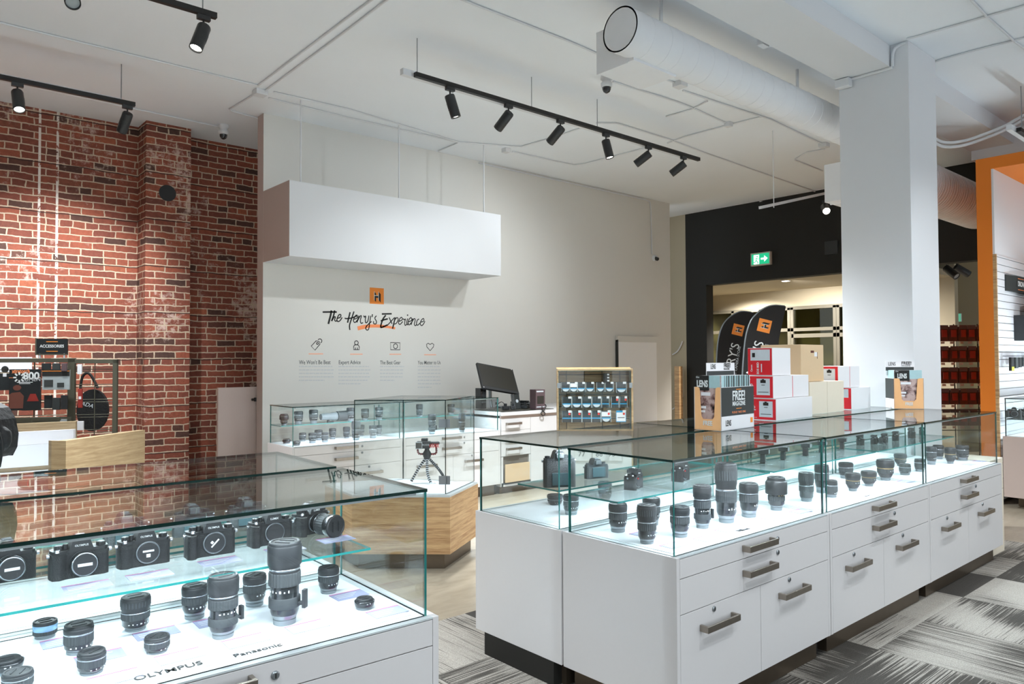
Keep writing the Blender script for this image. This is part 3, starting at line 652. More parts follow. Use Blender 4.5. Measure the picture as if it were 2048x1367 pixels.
lens(1613, 1003, 15, 941, 'tall', 'pale-looking lens behind the hooded one on the island', rz=.8)
lens(1644, 986, 14, 925, 'zoom', 'lens standing just left of the first island seam panes', rz=.2)
# island, second counter
lens(1663, 995, 12, 957, 'prime', 'small lens just right of the first island seam panes', rz=.2)
lens(1692, 957, 14, 922, 'zoom', 'rear lens of the pair at the start of the middle island counter', rz=.3)
lens(1706, 982, 15, 943, 'flare', 'front lens of the pair at the start of the middle island counter', card=KI('front lens of the pair on the middle counter'))
lens(1738, 972, 15, 939, 'flare', 'barrel-shaped lens with a gold ring in the middle island counter', rz=.4, card=KI('barrel-shaped lens with a gold ring'))
lens(1771, 961, 17, 916, 'flare', 'fat lens with a wide front on the middle island counter', rz=.2, card=KI('fat wide-fronted lens'))
lens(1801, 932, 12, 905, 'flare', 'slim rear lens with a flared rim on the middle island counter')
lens(1810, 950, 11, 925, 'prime', 'short lens right of the fat wide-fronted one, island', rz=.5)
lens(1840, 943, 10, 915, 'prime', 'lens just left of the second island seam panes', rz=.4)
# island, third counter
lens(1863, 929, 10, 891, 'zoom', 'lens just right of the second island seam panes')
lens(1877, 918, 10, 888, 'zoom', 'reddish-lit lens behind its neighbours on the far island counter', rz=.5)
lens(1901, 927, 11, 893, 'flare', 'tapered lens in the middle of the far island counter', card=KI('tapered lens on the far counter'))
lens(1925, 921, 12, 888, 'zoom', 'white-lettered lens near the far end of the island', rz=.3, card=KI('white-lettered lens near the far end'))
# back row deck, nearest counter
lens(1110, 1010, 16, 985, 'tall', 'lens standing under the shelf with the large gripped camera', z=.7075)
lens(1142, 1030, 16, 985, 'zoom', 'lens under the island shelf, right of the gripped camera', z=.7075)
lens(1210, 1000, 14, 960, 'tall', 'dim lens under the shelf in the island back row', z=.7075, rz=.5)
# back wall counters
BG = 'lenses in the back wall counters'
for a in ((593, 891, 8, 880, 'pancake', 'flat pancake lens inside the corner pane of the back wall case'), (573, 887, 8, 876, 'pancake', 'flat pancake lens left of the corner pane, back wall case'),
          (605, 882, 7, 864, 'prime', 'short lens after the pancakes on the back wall deck'), (625, 886, 8, 864, 'zoom', 'front lens of the cluster of three on the back wall deck'),
          (637, 880, 8, 858, 'zoom', 'rear lens of the cluster of three on the back wall deck'), (650, 884, 7, 863, 'prime', 'right lens of the cluster of three on the back wall deck'),
          (665, 878, 7, 855, 'zoom', 'lens right of the cluster on the back wall deck'), (693, 876, 7, 852, 'tall', 'rounded lens midway along the back wall deck'),
          (712, 880, 9, 840, 'tall', 'tallest lens on the back wall deck, behind the kiosk pane edge'), (723, 872, 6, 848, 'tall', 'slim lens behind the tallest one, back wall deck'),
          (746, 876, 8, 849, 'zoom', 'front one of the last pair on the left back wall deck'), (758, 871, 6, 849, 'zoom', 'rear one of the last pair on the left back wall deck'),
          (864, 868, 8, 827, 'collar', 'long lens with a small foot in the back wall case behind the tripod'), (924, 864, 7, 825, 'tall', 'long lens near the right end of the back wall case')):
    lens(*a, group=BG)
SG = 'lenses on the back wall glass shelf'
for a in ((568, 850, 9, 826, 'hood', 'hooded lens alone in the corner of the back wall shelf'), (597, 847, 9, 821, 'zoom', 'second lens on the back wall shelf, right of the corner edge'),
          (627, 846, 9, 818, 'zoom', 'shelf lens touching the lying telephoto on its left'), (701, 842, 8, 814, 'zoom', 'shelf lens at the right end of the lying telephoto'),
          (730, 840, 8, 816, 'zoom', 'shelf lens right of the kiosk hinge'), (758, 839, 8, 813, 'zoom', 'last shelf lens before the back wall seam'),
          (839, 833, 7, 807, 'tall', 'lens on the shelf above the camera on the tripod'), (902, 829, 7, 807, 'zoom', 'shelf lens behind the upper kiosk hinge')):
    lens(*a, z=.8765, group=SG)
# the telephoto lying on the back wall shelf
p = at_z(637, 836, .915); q = at_z(694, 834, .915)
tl = thing('telephoto_lens', 'long grey telephoto lens lying on the back wall glass shelf', 'camera lens', (p.x, 6.55, .93))
L_ = (q-p).length; M_ = Ry(math.pi/2)
obj('barrel', MB(M_).rings([(.03, 0), (.034, .02), (.034, .1), (.04, .12), (.04, L_*.6), (.03, L_*.62)], 0, 28), ['grey_glare_plastic'], tl)
obj('lens_hood', MB(M_).rings([(.046, L_*.62), (.05, L_)], 0, 28), ['rubber'], tl)
obj('foot', MB().box(.07, .13, -.015, .015, -.053, -.045).box(.07, .085, -.012, .012, -.05, -.03), ['black_plastic'], tl)
# ---------------------------------------------------------------- cameras
def camera_body(kind):
    t = thing('camera', None, None); W_, H_, D_ = .13, .085, .05
    grip = kind in ('mirrorless_grip', 'dslr', 'pro', 'lumix', 'lumix_lens'); pro = kind == 'pro'
    z0 = .045 if pro else 0
    P = [(-.065, .0), (-.06, -.022), (-.045, -.028), (-.03, -.02), (.055, -.02), (.064, -.012), (.065, .02), (.055, .025), (-.055, .025), (-.065, .018)]
    b = obj('body', MB().prism(P, 0, z0+.062).prism([(x*.97, y*.9) for x, y in P], z0+.062, z0+.070, 1), ['leather', 'black_plastic'], t, bevel=.003)
    if grip: obj('grip', MB().prism([(-.066, -.01), (-.066, -.038), (-.058, -.046), (-.046, -.044), (-.036, -.02)], 0.002, z0+.064), ['leather'], t, bevel=.005, seg=3)
    hump = [(-.026, z0+.066), (.03, z0+.066), (.02, z0+.094), (.014, z0+.1), (-.01, z0+.1), (-.016, z0+.094)]
    m = MB(); m.M = Matrix(((1, 0, 0, 0), (0, 0, 1, 0), (0, 1, 0, 0), (0, 0, 0, 1)))
    m.prism(hump, -.03 if grip else -.022, .022); obj('viewfinder_hump', m, ['black_plastic'], t, bevel=.004)
    obj('hot_shoe', MB().box(-.008, .012, -.008, .012, z0+.1, z0+.103), ['lens_metal'], t)
    obj('eyecup', MB().box(-.014, .018, .02, .034, z0+.072, z0+.094), ['rubber'], t, bevel=.003)
    R = .030; Mm = T(.006, -.02, z0*.9+.036) @ Rx(math.pi/2)
    obj('mount_ring', MB(Mm).rings([(R, 0), (R, .004), (R*.93, .006), (R*.93, .004)], 0, 36), ['lens_metal'], t)
    if kind == 'lumix_lens':
        l = obj('zoom_lens', MB(Mm).rings([(.029, .005), (.031, .02), (.031, .03), (.034, .034)], 1, 40).rings([(.034, .034), (.034, .07)], 2, 52, ribs=.04).rings([(.033, .07), (.036, .075), (.037, .098)], 1, 40).rings([(.035, .03), (.0355, .033)], 3, 40), ['leather', 'black_gloss', 'rubber', 'silver'], t)
        mb = MB(Mm).rings([(.036, .098), (.036, .103), (.031, .105), (.030, .102)], 0, 40); mb.box(-.014, -.009, -.016, .016, .102, .107).box(.009, .014, -.016, .016, .102, .107); obj('lens_cap', mb, ['black_plastic'], l)
    elif kind == 'mirrorless':
        l = obj('kit_lens', MB(Mm).rings([(.029, .004), (.031, .01), (.031, .022), (.028, .024)], 1, 40).rings([(.0285, .0235), (.0285, .025), (.0265, .025)], 3, 40), ['leather', 'black_gloss', 'rubber', 'silver'], t)
        mb = MB(Mm).rings([(.026, .024), (.026, .028)], 0, 36); mb.box(-.016, .016, -.004, .003, .028, .0285, 1); obj('lens_cap', mb, ['black_plastic', 'mark_white'], l)
    else:
        mb = MB(Mm).rings([(.026, .005), (.026, .008)], 0, 36)
        if kind == 'mirrorless_cap': mb.box(-.014, .014, .002, .007, .008, .0085, 1).box(-.005, .005, -.012, -.003, .008, .0085, 1)
        elif kind == 'mirrorless_grip':
            mb.M = Mm @ Rz(.8); mb.box(-.014, .014, -.003, .001, .008, .0085, 1).box(-.007, .0, .003, .010, .008, .0085, 1)
        obj('body_cap', mb, ['black_plastic', 'mark_white'], t)
    for x, r, h in ((-.045, .010, .010), (.048, .011, .008), (-.03, .006, .012)):
        obj('dial', MB(T(x, 0, z0+.07)).rings([(r, 0), (r, h), (r*.85, h+.001)], 0, 24, ribs=.08), ['black_plastic'], t)
    obj('shutter_button', MB(T(-.05, -.022, z0+.068)).rings([(.006, 0), (.005, .006)], 0, 16), ['silver'], t)
    for s in (-1, 1):
        m = MB(T(s*.068, -.006, z0+.058) @ Ry(math.pi/2)); m.rings([(.005, -.003), (.005, .003)], 0, 12); obj('strap_lug', m, ['silver'], t)
    obj('screen', MB().box(-.04, .035, .0255, .029, .008, .058), ['tv_screen'], t, bevel=.002)
    if pro or kind == 'dslr':
        m = MB(Matrix(((1, 0, 0, 0), (0, 0, 1, 0), (0, 1, 0, 0), (0, 0, 0, 1)))); m.prism([(-.036, z0+.055), (-.03, z0+.06), (-.026, z0+.052)], -.045, -.04); obj('red_accent', m, ['mark_red'], t)
    tx = {'lumix': 'LUMIX', 'lumix_lens': 'LUMIX', 'dslr': 'Nikon', 'pro': 'Nikon'}.get(kind, 'OLYMPUS')
    text(tx, .0085 if tx != 'OLYMPUS' else .0068, T(.002, (-.0305 if grip else -.0225), z0+.079) @ FY, 'mark_white', t, 'logo_lettering', bold=.015)
    return remember(t)
CT = {}
def camera(px, py, width, kind, label, rz=0, z=.8765, group='cameras on the glass shelves', h=1, grp=True):
    p = at_z(px, py, z); s = width*depth(p)/FPX/.13
    if kind not in CT:
        CT[kind] = camera_body(kind); t = CT[kind]; t.location = (p.x, p.y, z); t.rotation_euler = (0, 0, rz); t.scale = (s, s, s*h); setp(t, label, 'camera', group)
    else: t = dup(CT[kind], (p.x, p.y, z), rz, (s, s, s*h), label, group); t['category'] = 'camera'
    return t
camera(10, 1160, 105, 'mirrorless', 'black camera cut by the left picture edge on the near glass shelf', LR+.1)
camera(158, 1150, 104, 'mirrorless', 'black camera with a lettered pancake lens, second on the near shelf', LR)
camera(287, 1128, 96, 'mirrorless_cap', 'slim black camera with a lettered body cap on the near shelf', LR)
camera(420, 1108, 94, 'mirrorless_grip', 'gripped black camera whose body cap shows a tilted white bar', LR-.05)
camera(540, 1086, 86, 'lumix', 'black camera with white name lettering and bare body cap, near shelf', LR, h=1.0)
camera(621, 1065, 78, 'lumix_lens', 'camera with a protruding zoom lens at the right end of the near shelf', LR+.25)
def rcam(px, kind, label, rz, group):
    p = at_y(px, 1000, 2.62); t = camera(px, 1000, 60, kind, label, rz, group=group); t.location = (p.x, 2.62, .8765); t.scale = (1, 1, 1); return t
rcam(252, 'dslr', 'rear-facing camera in the back-to-back case, above the second camera', LR+math.pi, group='rear-facing cameras')
rcam(386, 'dslr', 'rear-facing camera above the gripped camera in the back-to-back case', LR+math.pi, group='rear-facing cameras')
rcam(492, 'dslr', 'rear-facing camera at the right end of the back-to-back case', LR+math.pi, group='rear-facing cameras')
# island shelves
camera(1268, 976, 52, 'dslr', 'black reflex camera on the near island shelf, red mark on its grip', .15)
camera(1362, 960, 50, 'dslr', 'reflex camera above the corner pane edge of the island', .1)
camera(1118, 972, 64, 'pro', 'large camera with a battery grip behind the near island pane', 2.6)
camera(1192, 955, 50, 'mirrorless_grip', 'reflex camera showing its screen behind the near island pane', math.pi-.3)
camera(1720, 889, 27, 'dslr', 'first camera on the middle island shelf', .3)
camera(1748, 887, 24, 'lumix_lens', 'camera with a protruding lens on the middle island shelf', .2)
camera(1769, 884, 24, 'dslr', 'third camera on the middle island shelf', .2)
camera(1791, 880, 24, 'dslr', 'fourth camera on the middle island shelf', .2)
camera(1823, 875, 26, 'dslr', 'camera left of the second island seam on the shelf', .2)
camera(1844, 869, 20, 'mirrorless_grip', 'camera hard against the second island seam on the shelf', .2)
# flash units standing on little feet
FL = [None]
def flash(px, py, hpx, label, rz=0):
    p = at_z(px, py, .8765); s = hpx*depth(p)/FPX/.12
    if FL[0] is None:
        t = thing('flash_unit', label, 'camera flash', p, rz, 'flash units on the island shelf'); t.scale = (s, s, s)
        obj('foot', MB().box(-.035, .035, -.02, .03, 0, .004), ['black_plastic'], t, bevel=.001)
        obj('body', MB().box(-.026, .026, -.018, .018, .006, .068), ['black_plastic'], t, bevel=.003)
        h_ = obj('flash_head', MB().box(-.03, .03, -.045, .03, .072, .108), ['black_plastic'], t, bevel=.003)
        obj('lamp_window', MB().box(-.026, .026, -.047, -.044, .077, .103), ['clear_plastic'], h_)
        FL[0] = remember(t); return t
    return dup(FL[0], p, rz, (s, s, s), label)
flash(1526, 926, 32, 'flash unit above the tallest island lens, first of the row', .4)
flash(1566, 919, 29, 'flash unit above the hooded island lens', .3)
flash(1611, 911, 28, 'flash unit on a broad foot left of the first island seam', .2)
flash(1643, 905, 26, 'flash unit hard against the first island seam', .2)
flash(1684, 897, 24, 'flash unit right of the first island seam', .3)
for i, (px, py) in enumerate(((300, 1150), (440, 1122), (570, 1098), (175, 1172))):
    p = at_z(px, py, .8765); price_card(p.x, p.y, .8768, ('white price card on the near shelf below the slim camera', 'white price card on the near shelf below the gripped camera', 'white price card on the near shelf below the bare-capped camera', 'white price card on the near shelf below the pancake-lens camera')[i], LR, group='price cards on the shelf')
p = at_z(672, 1078, .8765); price_card(p.x, p.y, .8768, 'white price card on the shelf end below the protruding zoom lens', LR, group='price cards on the shelf')
# ---------------------------------------------------------------- cartons and magazine stands on the island
ZG = 1.0765
def frame_from(pxc, pyc, pxs, pys, z):
    """corner nearest the camera and a point further along its right-hand bottom edge -> (corner, angle, length)"""
    a = at_z(pxc, pyc, z); b = at_z(pxs, pys, z); return a, math.atan2(b.y-a.y, b.x-a.x), (b-a).length
def carton(label, loc, rz, L, D, H, kind, group=None, cat='carton'):
    t = thing('carton', label, cat, loc, rz, group)
    if kind in ('red', 'redv'):
        obj('box_body', MB().box(0, L, 0, D, 0, H), ['box_white'], t, bevel=.002)
        obj('red_panel', MB().box(-.001, 0, .004, D-.002, .003, H-.003), ['box_red'], t)
        if kind == 'red':
            obj('side_stripe', MB().box(L*.52, L*.53, -.001, 0, .003, H-.003), ['box_red'], t) if H > .139 else None
            obj('pale_label', MB().box(-.002, -.001, D*.10, D*.48, H*.14, H*.88), ['label_pale'], t)
            obj('camera_picture', MB(T(-.002, D*.29, H*.76)).box(-.001, 0, -.018, .018, -.011, .008).box(-.001, 0, -.007, .008, .008, .014), ['ink'], t)
            text('Canon', .017, T(-.0022, D*.76, H*.86) @ FX, 'mark_white', t, bold=.02); text('EOS 80D', .021, T(-.0022, D*.76, H*.58) @ FX, 'mark_white', t, bold=.03)
            m = MB().box(-.0018, -.001, D*.58, D*.94, H*.44, H*.485).box(-.0018, -.001, D*.55, D*.97, H*.10, H*.115); obj('printed_text', m, ['label_pale'], t)
            m = MB().box(-.003, -.002, D*.24, D*.34, H*.58, H*.61).box(-.003, -.002, D*.14, D*.44, H*.26, H*.29); obj('printed_text', m, ['ink_soft'], t)
        else:
            obj('pale_label', MB().box(-.002, -.001, D*.10, D*.88, H*.54, H*.94), ['label_pale'], t)
            obj('camera_picture', MB(T(-.002, D*.76, H*.74)).box(-.001, 0, -.011, .008, -.014, .014), ['ink'], t)
            text('Canon', .017, T(-.0022, D*.84, H*.26) @ FX @ Rz(math.pi/2), 'mark_white', t, bold=.02); text('EOS 80D', .020, T(-.0022, D*.58, H*.26) @ FX @ Rz(math.pi/2), 'mark_white', t, bold=.03)
            obj('printed_text', MB().box(-.0018, -.001, D*.42, D*.46, H*.12, H*.42), ['label_pale'], t)
    else:
        obj('box_body', MB().box(0, L, 0, D, 0, H), ['cream_card' if kind == 'cream' else 'kraft'], t, bevel=.003)
        if kind == 'kraft':
            obj('handle_cut', MB().box(L*.42, L*.56, -.0012, 0, H*.78, H*.84).box(L*.70, L*.72, -.0012, 0, H*.62, H*.80), ['strap_brown'], t)
            obj('paper_tag', MB().box(L*.58, L*.70, -.0012, 0, H*.68, H*.80), ['card_white'], t)
    return t
CG = 'red and white camera cartons on the island'
a, an, Lb = frame_from(1553, 841, 1630, 831, ZG); an *= .6
carton('bottom red and white camera carton of the taller stack', a, an, .50, .24, .136, 'red', CG)
a2 = at_z(1551, 797, ZG+.138); carton('middle red and white camera carton, with a red stripe on its side', (a.x+.004, a.y+.02, ZG+.138), an+.02, .51, .235, .142, 'red', CG)
a3 = (a.x+.05, a.y+.05, ZG+.282); carton('upright red and white carton on top of the taller stack', a3, an+.03, .26, .17, .178, 'redv', CG)
b = at_z(1647, 831, ZG)
for i, lb in enumerate(('lower cream carton on the left, right of the red and white stack', 'lower cream carton on the right, under the edge of the handled one')):
    carton(lb, (b.x+i*.262+.05, b.y+.12, ZG), .0, .258, .27, .225, 'cream', 'cream cartons on the island')
carton('big kraft carton with a cut handle on top of the two cream ones', (b.x-.01, b.y+.15, ZG+.227), .04, .36, .30, .262, 'kraft', 'cream cartons on the island')
cc = at_z(1728, 820, ZG)
carton('lower white and red carton between the cream ones and the far magazine stand', (cc.x+.02, cc.y+.10, ZG), .0, .33, .24, .165, 'redv', CG)
carton('upper white and red carton with a red side stripe, beside the column', (cc.x-.13, cc.y+.13, ZG+.167), .0, .36, .24, .165, 'red', CG)
def magazine_stand(label, corner, an, Wf, Ds, hfront=False, s=1):
    """corner = bottom corner between the orange front and the long side; front runs away along local +Y, side along +X"""
    t = thing('magazine_stand', label, 'magazine stand', corner, an, 'free magazine stands'); H = .235*s
    # orange front with the cut-out
    def notch(w, y0): return [(0, 0), (w, 0), (w, H), (w*.86, H), (w*.80, H*.97), (w*.74, H*.32), (w*.68, H*.26), (w*.32, H*.26), (w*.26, H*.32), (w*.20, H*.97), (w*.14, H), (0, H)]
    P = notch(Wf, 0); vs = []; n = len(P)
    for xo in (0, .004): vs += [(xo, y, z) for y, z in P]
    m = MB()
    def quads(idx, off, flip):
        f = [(0, 1, 7, 8), (1, 2, 3, 4), (1, 4, 5, 6), (1, 6, 7), (0, 8, 9, 10), (0, 10, 11)]
        return [tuple(off+k for k in (q if flip else q[::-1])) for q in f]
    m._add(vs, quads(None, 0, False)+quads(None, n, True)+[(i, (i+1) % n, n+(i+1) % n, n+i) for i in range(n)], 0)
    obj('front_panel', m, ['stand_orange'], t)
    text('FREE', .034*s, T(-.0008, Wf*.5, H*.16) @ FX, 'mark_white', t, bold=.03, wx=.8)
    m = MB().box(0, Ds, 0, .004, 0, H, fm=[0]*6).box(0, Ds, Wf-.004, Wf, 0, H).box(Ds-.004, Ds, 0, Wf, 0, H+.0).box(0, Ds, 0, Wf, 0, .003); obj('tray', m, ['box_white'], t)
    for y_ in (-.001, Wf): obj('side_panel', MB().box(.002, Ds-.002, y_, y_+.001, H*.33, H-.002), ['charcoal'], t)
    text('FREE!', .074*s, T(Ds*.52, -.0015, H*.78) @ FY, 'mark_white', t, bold=.02, wx=.85); text('MAGAZINE', .034*s, T(Ds*.52, -.0015, H*.60) @ FY, 'mark_white', t, bold=.02, wx=.85)
    text('PLEASE TAKE ONE', .016*s, T(Ds*.52, -.0015, H*.40) @ FY, 'orange_ink', t, sp=1.2); text('LENS', .045*s, T(Ds*.2, -.0015, H*.16) @ FY, 'ink', t, wx=.6)
    m = MB().box(Ds*.44, Ds*.6, -.0015, -.001, H*.93, H*.945).box(Ds*.44, Ds*.6, -.0015, -.001, H*.48, H*.495).box(Ds*.88, Ds*.95, -.0015, -.001, H*.12, H*.24); obj('orange_marks', m, ['logo_orange'], t)
    # magazines
    zt = H+.062*s; mg = MB()
    obj('magazine_pack', MB().box(.02, Ds-.03, .008, Wf-.008, .004, zt, fm=[0, 0, 1, 1, 0, 0]), ['card_white', 'mag_teal'], t)
    m = MB(); x = .05; k = 0
    while x < Ds-.05: m.box(x, x+.004+.004*(k % 3), .0068, .008, H, zt); x += .019; k += 1
    obj('magazine_spines', m, ['charcoal'], t)
    cv = obj('front_magazine', MB().box(.008, .014, .010, Wf-.008, .004, zt+.001), ['magazine_cover'], t, 'rocky landscape cover')
    obj('masthead', MB().box(.0065, .008, Wf*.46, Wf-.008, H*.92, zt+.001), ['ink'], cv); obj('cover_sky', MB().box(.0065, .008, .010, Wf*.46, H*.98, zt+.001), ['mag_teal'], cv)
    text('LENS', .050*s, T(.006, Wf*.71, H*1.07) @ FX, 'mark_white', cv, bold=.04, wx=.62)
    text('the', .016*s, T(.006, Wf*.88, zt-.008) @ FX, 'mark_white', cv)
    for ya_, yb_, za_, zb_ in ((.58, .76, .50, .56), (.62, .76, .41, .46), (.42, .76, .80, .88)): obj('cover_headline', MB().box(.0065, .008, Wf*ya_, Wf*yb_, H*za_, H*zb_), ['card_white'], cv)
    # header card
    if hfront: HM = T(Ds*.8, Wf*1.04, H) @ Rz(-math.pi/2); hw2 = Wf*1.0
    else: HM = T(Ds*.14, Wf*.7, H); hw2 = Ds*.85
    hd = obj('header_card', MB(HM).box(0, hw2, 0, .004, .02, .132*s), ['box_white'], t)
    obj('header_band', MB(HM).box(0, hw2*.97, -.001, 0, .058, .086*s), ['charcoal'], hd)
    text('LENS', .040*s, HM @ T(hw2*.22, -.0012, .110*s) @ FY, 'ink', hd, wx=.62); text('FREE!', .034*s, HM @ T(hw2*.72, -.0012, .116*s) @ FY, 'ink', hd, bold=.02, wx=.95); text('MAGAZINE', .014*s, HM @ T(hw2*.70, -.0012, .096*s) @ FY, 'ink', hd, wx=.95)
    return t
a, an, L_ = frame_from(1443, 862, 1504, 853.5, ZG)
magazine_stand('magazine stand at the near island seam, with a dark side panel reading FREE', (a.x, a.y, ZG), an, .165, .37)
# the far stand shows its orange front squarely
t2c = at_z(1851, 817, ZG)
magazine_stand('magazine stand at the far island end in front of the column', (6.125, 2.205, ZG), math.radians(40), .215, .19, True)
g = at_z(1980, 1114, 0)
for i, lb in enumerate(('lowest cream carton standing on the carpet at the island end', 'middle cream carton of the stack at the island end', 'top cream carton of the stack at the island end')):
    carton(lb, (6.224, 1.80, .008+i*.235), 0, .30, .36, .233, 'cream', 'cartons stacked at the island end')
# ---------------------------------------------------------------- things on the sales desk
mo = thing('computer_monitor', 'black monitor tilted back on the sales desk', 'monitor', (5.72, 6.75, .903), .0)
p0, p1, p2, p3 = (at_y(x, y, yy) for x, y, yy in ((968, 783, 6.55), (1036, 780, 6.55), (1022, 730, 6.75), (957, 733, 6.75)))
o_ = Vector(mo.location)
c0 = (p0+p1+p2+p3)/4; ux = (p1-p0).normalized(); uz = ((p3+p2)/2-(p0+p1)/2).normalized(); uy = uz.cross(ux).normalized(); ux = uy.cross(uz)
Mm = Matrix(((ux.x, uy.x, uz.x, c0.x-o_.x), (ux.y, uy.y, uz.y, c0.y-o_.y), (ux.z, uy.z, uz.z, c0.z-o_.z), (0, 0, 0, 1)))
w2 = (p1-p0).length/2; h2 = ((p3-p0).length+(p2-p1).length)/4
obj('housing', MB(Mm).box(-w2, w2, 0, .03, -h2, h2), ['black_plastic'], mo, bevel=.003)
obj('screen', MB(Mm).box(-w2+.018, w2-.018, -.0015, 0, -h2+.04, h2-.016), ['screen_dark'], mo)
obj('stickers', MB(Mm).box(w2-.03, w2-.018, -.003, -.0015, h2-.014, h2-.003).box(-w2+.012, -w2+.024, -.003, -.0015, -h2+.008, -h2+.02), ['card_white'], mo)
obj('stand', MB().tube([(c0.x-o_.x+.04, .1, c0.z-o_.z-.05), (c0.x-o_.x+.06, .12, .1), (c0.x-o_.x+.06, .1, 0)], .02).box(-.1+.1, .2, 0, .2, 0, .012), ['lens_metal'], mo)
def simple(name, label, cat, px, py, y, w, d, h, m, rz=0, z=.903, group=None, tilt=0):
    p = at_y(px, py, y); t = thing(name, label, cat, (p.x, y, z), rz, group); obj('body', MB(Rx(tilt)).box(-w/2, w/2, 0, d, 0, h), [m], t, bevel=.003); return t
t = simple('speaker', 'small black upright speaker left of the monitor', 'speaker', 967, 790, 6.72, .085, .10, .24, 'black_gloss'); obj('power_light', MB().box(-.006, .006, -.002, 0, .12, .132), ['mark_red'], t)
t = simple('card_terminal', 'grey card reader standing beside the monitor', 'card reader', 1036, 800, 6.45, .075, .05, .17, 'charcoal', tilt=-.2)
m = MB(Rx(-.2)); m.M = m.M @ T(0, -.001, .09) @ Rx(math.pi/2); m.rings([(.02, 0), (.02, .002)], seg=20); obj('emblem', m, ['label_pale'], t); obj('side_frame', MB(Rx(-.2)).box(-.042, -.0375, -.003, .05, 0, .175).box(.0375, .042, -.003, .05, 0, .175), ['silver'], t)
t = simple('desk_phone', 'dark desk phone on the sales desk behind the boxed item', 'phone', 1065, 808, 6.5, .2, .2, .05, 'black_plastic', rz=.4)
obj('handset', MB(T(-.06, .02, .055)).box(-.02, .02, 0, .18, 0, .03), ['black_gloss'], t, bevel=.008); obj('key_pad', MB().box(-.0, .08, .04, .16, .05, .053), ['label_pale'], t)
t = simple('boxed_item', 'mauve product box standing at the edge of the sales desk', 'product box', 1081, 800, 6.22, .14, .11, .225, 'mauve', rz=-.05)
obj('picture', MB().box(-.05, .05, -.0015, 0, .06, .15), ['screen_dark'], t); obj('side_label', MB().box(.07, .071, .01, .1, .01, .21), ['gate_paint'], t); obj('printed_text', MB().box(-.06, .045, -.0015, 0, .195, .21).box(-.06, .06, -.0015, 0, .02, .03), ['label_pale'], t)
pts = smooth([at_y(*q, 6.17) for q in ((1084, 812), (1085, 820), (1090, 826), (1087, 831), (1082, 826), (1089, 818), (1092, 812), (1090, 808))], 5)
setp(obj('phone_cord', MB().tube(pts, .006, seg=6), ['wire_black']), 'dark coiled cord hanging in a loop over the desk edge', 'cord')
for i, (px, py, lb) in enumerate(((1012, 801, 'small dark cable tangle below the monitor'), (1026, 803, 'black adapter beside the card reader'), (1050, 800, 'dark clip-on tool lying behind the desk phone'))):
    p = at_y(px, py, 6.42); t = thing('desk_gadget', lb, 'gadget', (p.x, 6.42, .903), i, 'small gadgets on the desk'); obj('body', MB().box(-.04, .04, -.02, .03, 0, .04).box(-.02, .01, -.01, .02, .04, .07), ['black_plastic'], t, bevel=.006)
    obj('cable', MB().tube(smooth([(0, 0, .04), (-.04, .03, .09), (-.1, .04, .05), (-.13, .03, .006)], 4), .004, seg=6), ['wire_black'], t)
p = at_y(988, 790, 6.85); t = thing('router', 'small grey box with a dark socket behind the monitor', 'electronics', (p.x, 6.85, .903)); obj('body', MB().box(-.08, .08, 0, .05, 0, .1), ['card_white'], t, bevel=.003); obj('socket', MB().box(.02, .05, -.002, 0, .03, .06), ['charcoal'], t)
# ---------------------------------------------------------------- camera on a flexible tripod in the kiosk case
KZ = .5235
f1, f2, f3 = at_z(822, 966, KZ), at_z(862, 969, KZ), at_z(889, 958, KZ)
cen = (f1+f2+f3)/3; hub = at_d(854, 912, depth(cen))
tp = thing('flexible_tripod', 'bendy ball-jointed tripod standing inside the kiosk glass case', 'tripod', (cen.x, cen.y, KZ))
o_ = Vector(tp.location)
def balls(P, r, name, mts, parent):
    mb = MB(); P = smooth(P, 5); L = [0]
    for i in range(1, len(P)): L.append(L[-1]+(P[i]-P[i-1]).length)
    n = max(3, int(L[-1]/(r*1.45)))
    for i in range(n):
        s = L[-1]*(i+.5)/n; k = max(j for j in range(len(L)) if L[j] <= s); k = min(k, len(P)-2)
        q = P[k]+(P[k+1]-P[k])*((s-L[k])/max(1e-6, L[k+1]-L[k])); d = (P[k+1]-P[k]).normalized()
        mb.M = T(*q) @ d.to_track_quat('Z', 'Y').to_matrix().to_4x4()
        mb.rings([(r*.35, -r*.8), (r*.85, -r*.55), (r, 0), (r*.95, r*.3)], 0, 14).rings([(r*.95, r*.3), (r*.6, r*.75)], 1, 14)
    return obj(name, mb, mts, parent)
hb_ = hub-o_
for f, m1 in ((f1, at_d(838, 935, depth(f1)*.5+depth(hub)*.5)), (f2, at_d(855, 945, depth(f2)*.6+depth(hub)*.4)), (f3, at_d(876, 936, depth(f3)*.5+depth(hub)*.5))):
    balls([hb_, m1-o_, f-o_+Vector((0, 0, .012))], .0115, 'leg', ['black_plastic', 'label_pale'], tp)
obj('hub', MB(T(*hb_)).rings([(.02, -.02), (.03, 0), (.03, .03), (.018, .05), (.018, .075)], 0, 20), ['black_plastic'], tp)
for px in (837, 872):
    e1 = at_d(px, 906, depth(hub))-o_; e2 = at_d(px-1, 888, depth(hub))-o_
    balls([hb_+Vector((0, 0, .02)), e1, e2], .009, 'side_arm', ['black_plastic', 'mark_red'], tp)
vc = at_d(848, 896, depth(hub))
vt = thing('video_camera', 'black camera with a red coiled-cable microphone on the flexible tripod', 'camera', vc, AZ_FRONT)
obj('body', MB().box(-.055, .05, -.03, .03, .0, .055).box(-.02, .03, -.02, .02, .055, .078), ['black_plastic'], vt, bevel=.006, seg=3)
obj('flip_screen', MB().box(-.062, -.01, -.034, -.030, -.002, .052), ['silver'], vt); obj('screen', MB().box(-.058, -.014, -.036, -.034, .004, .046), ['screen_dark'], vt)
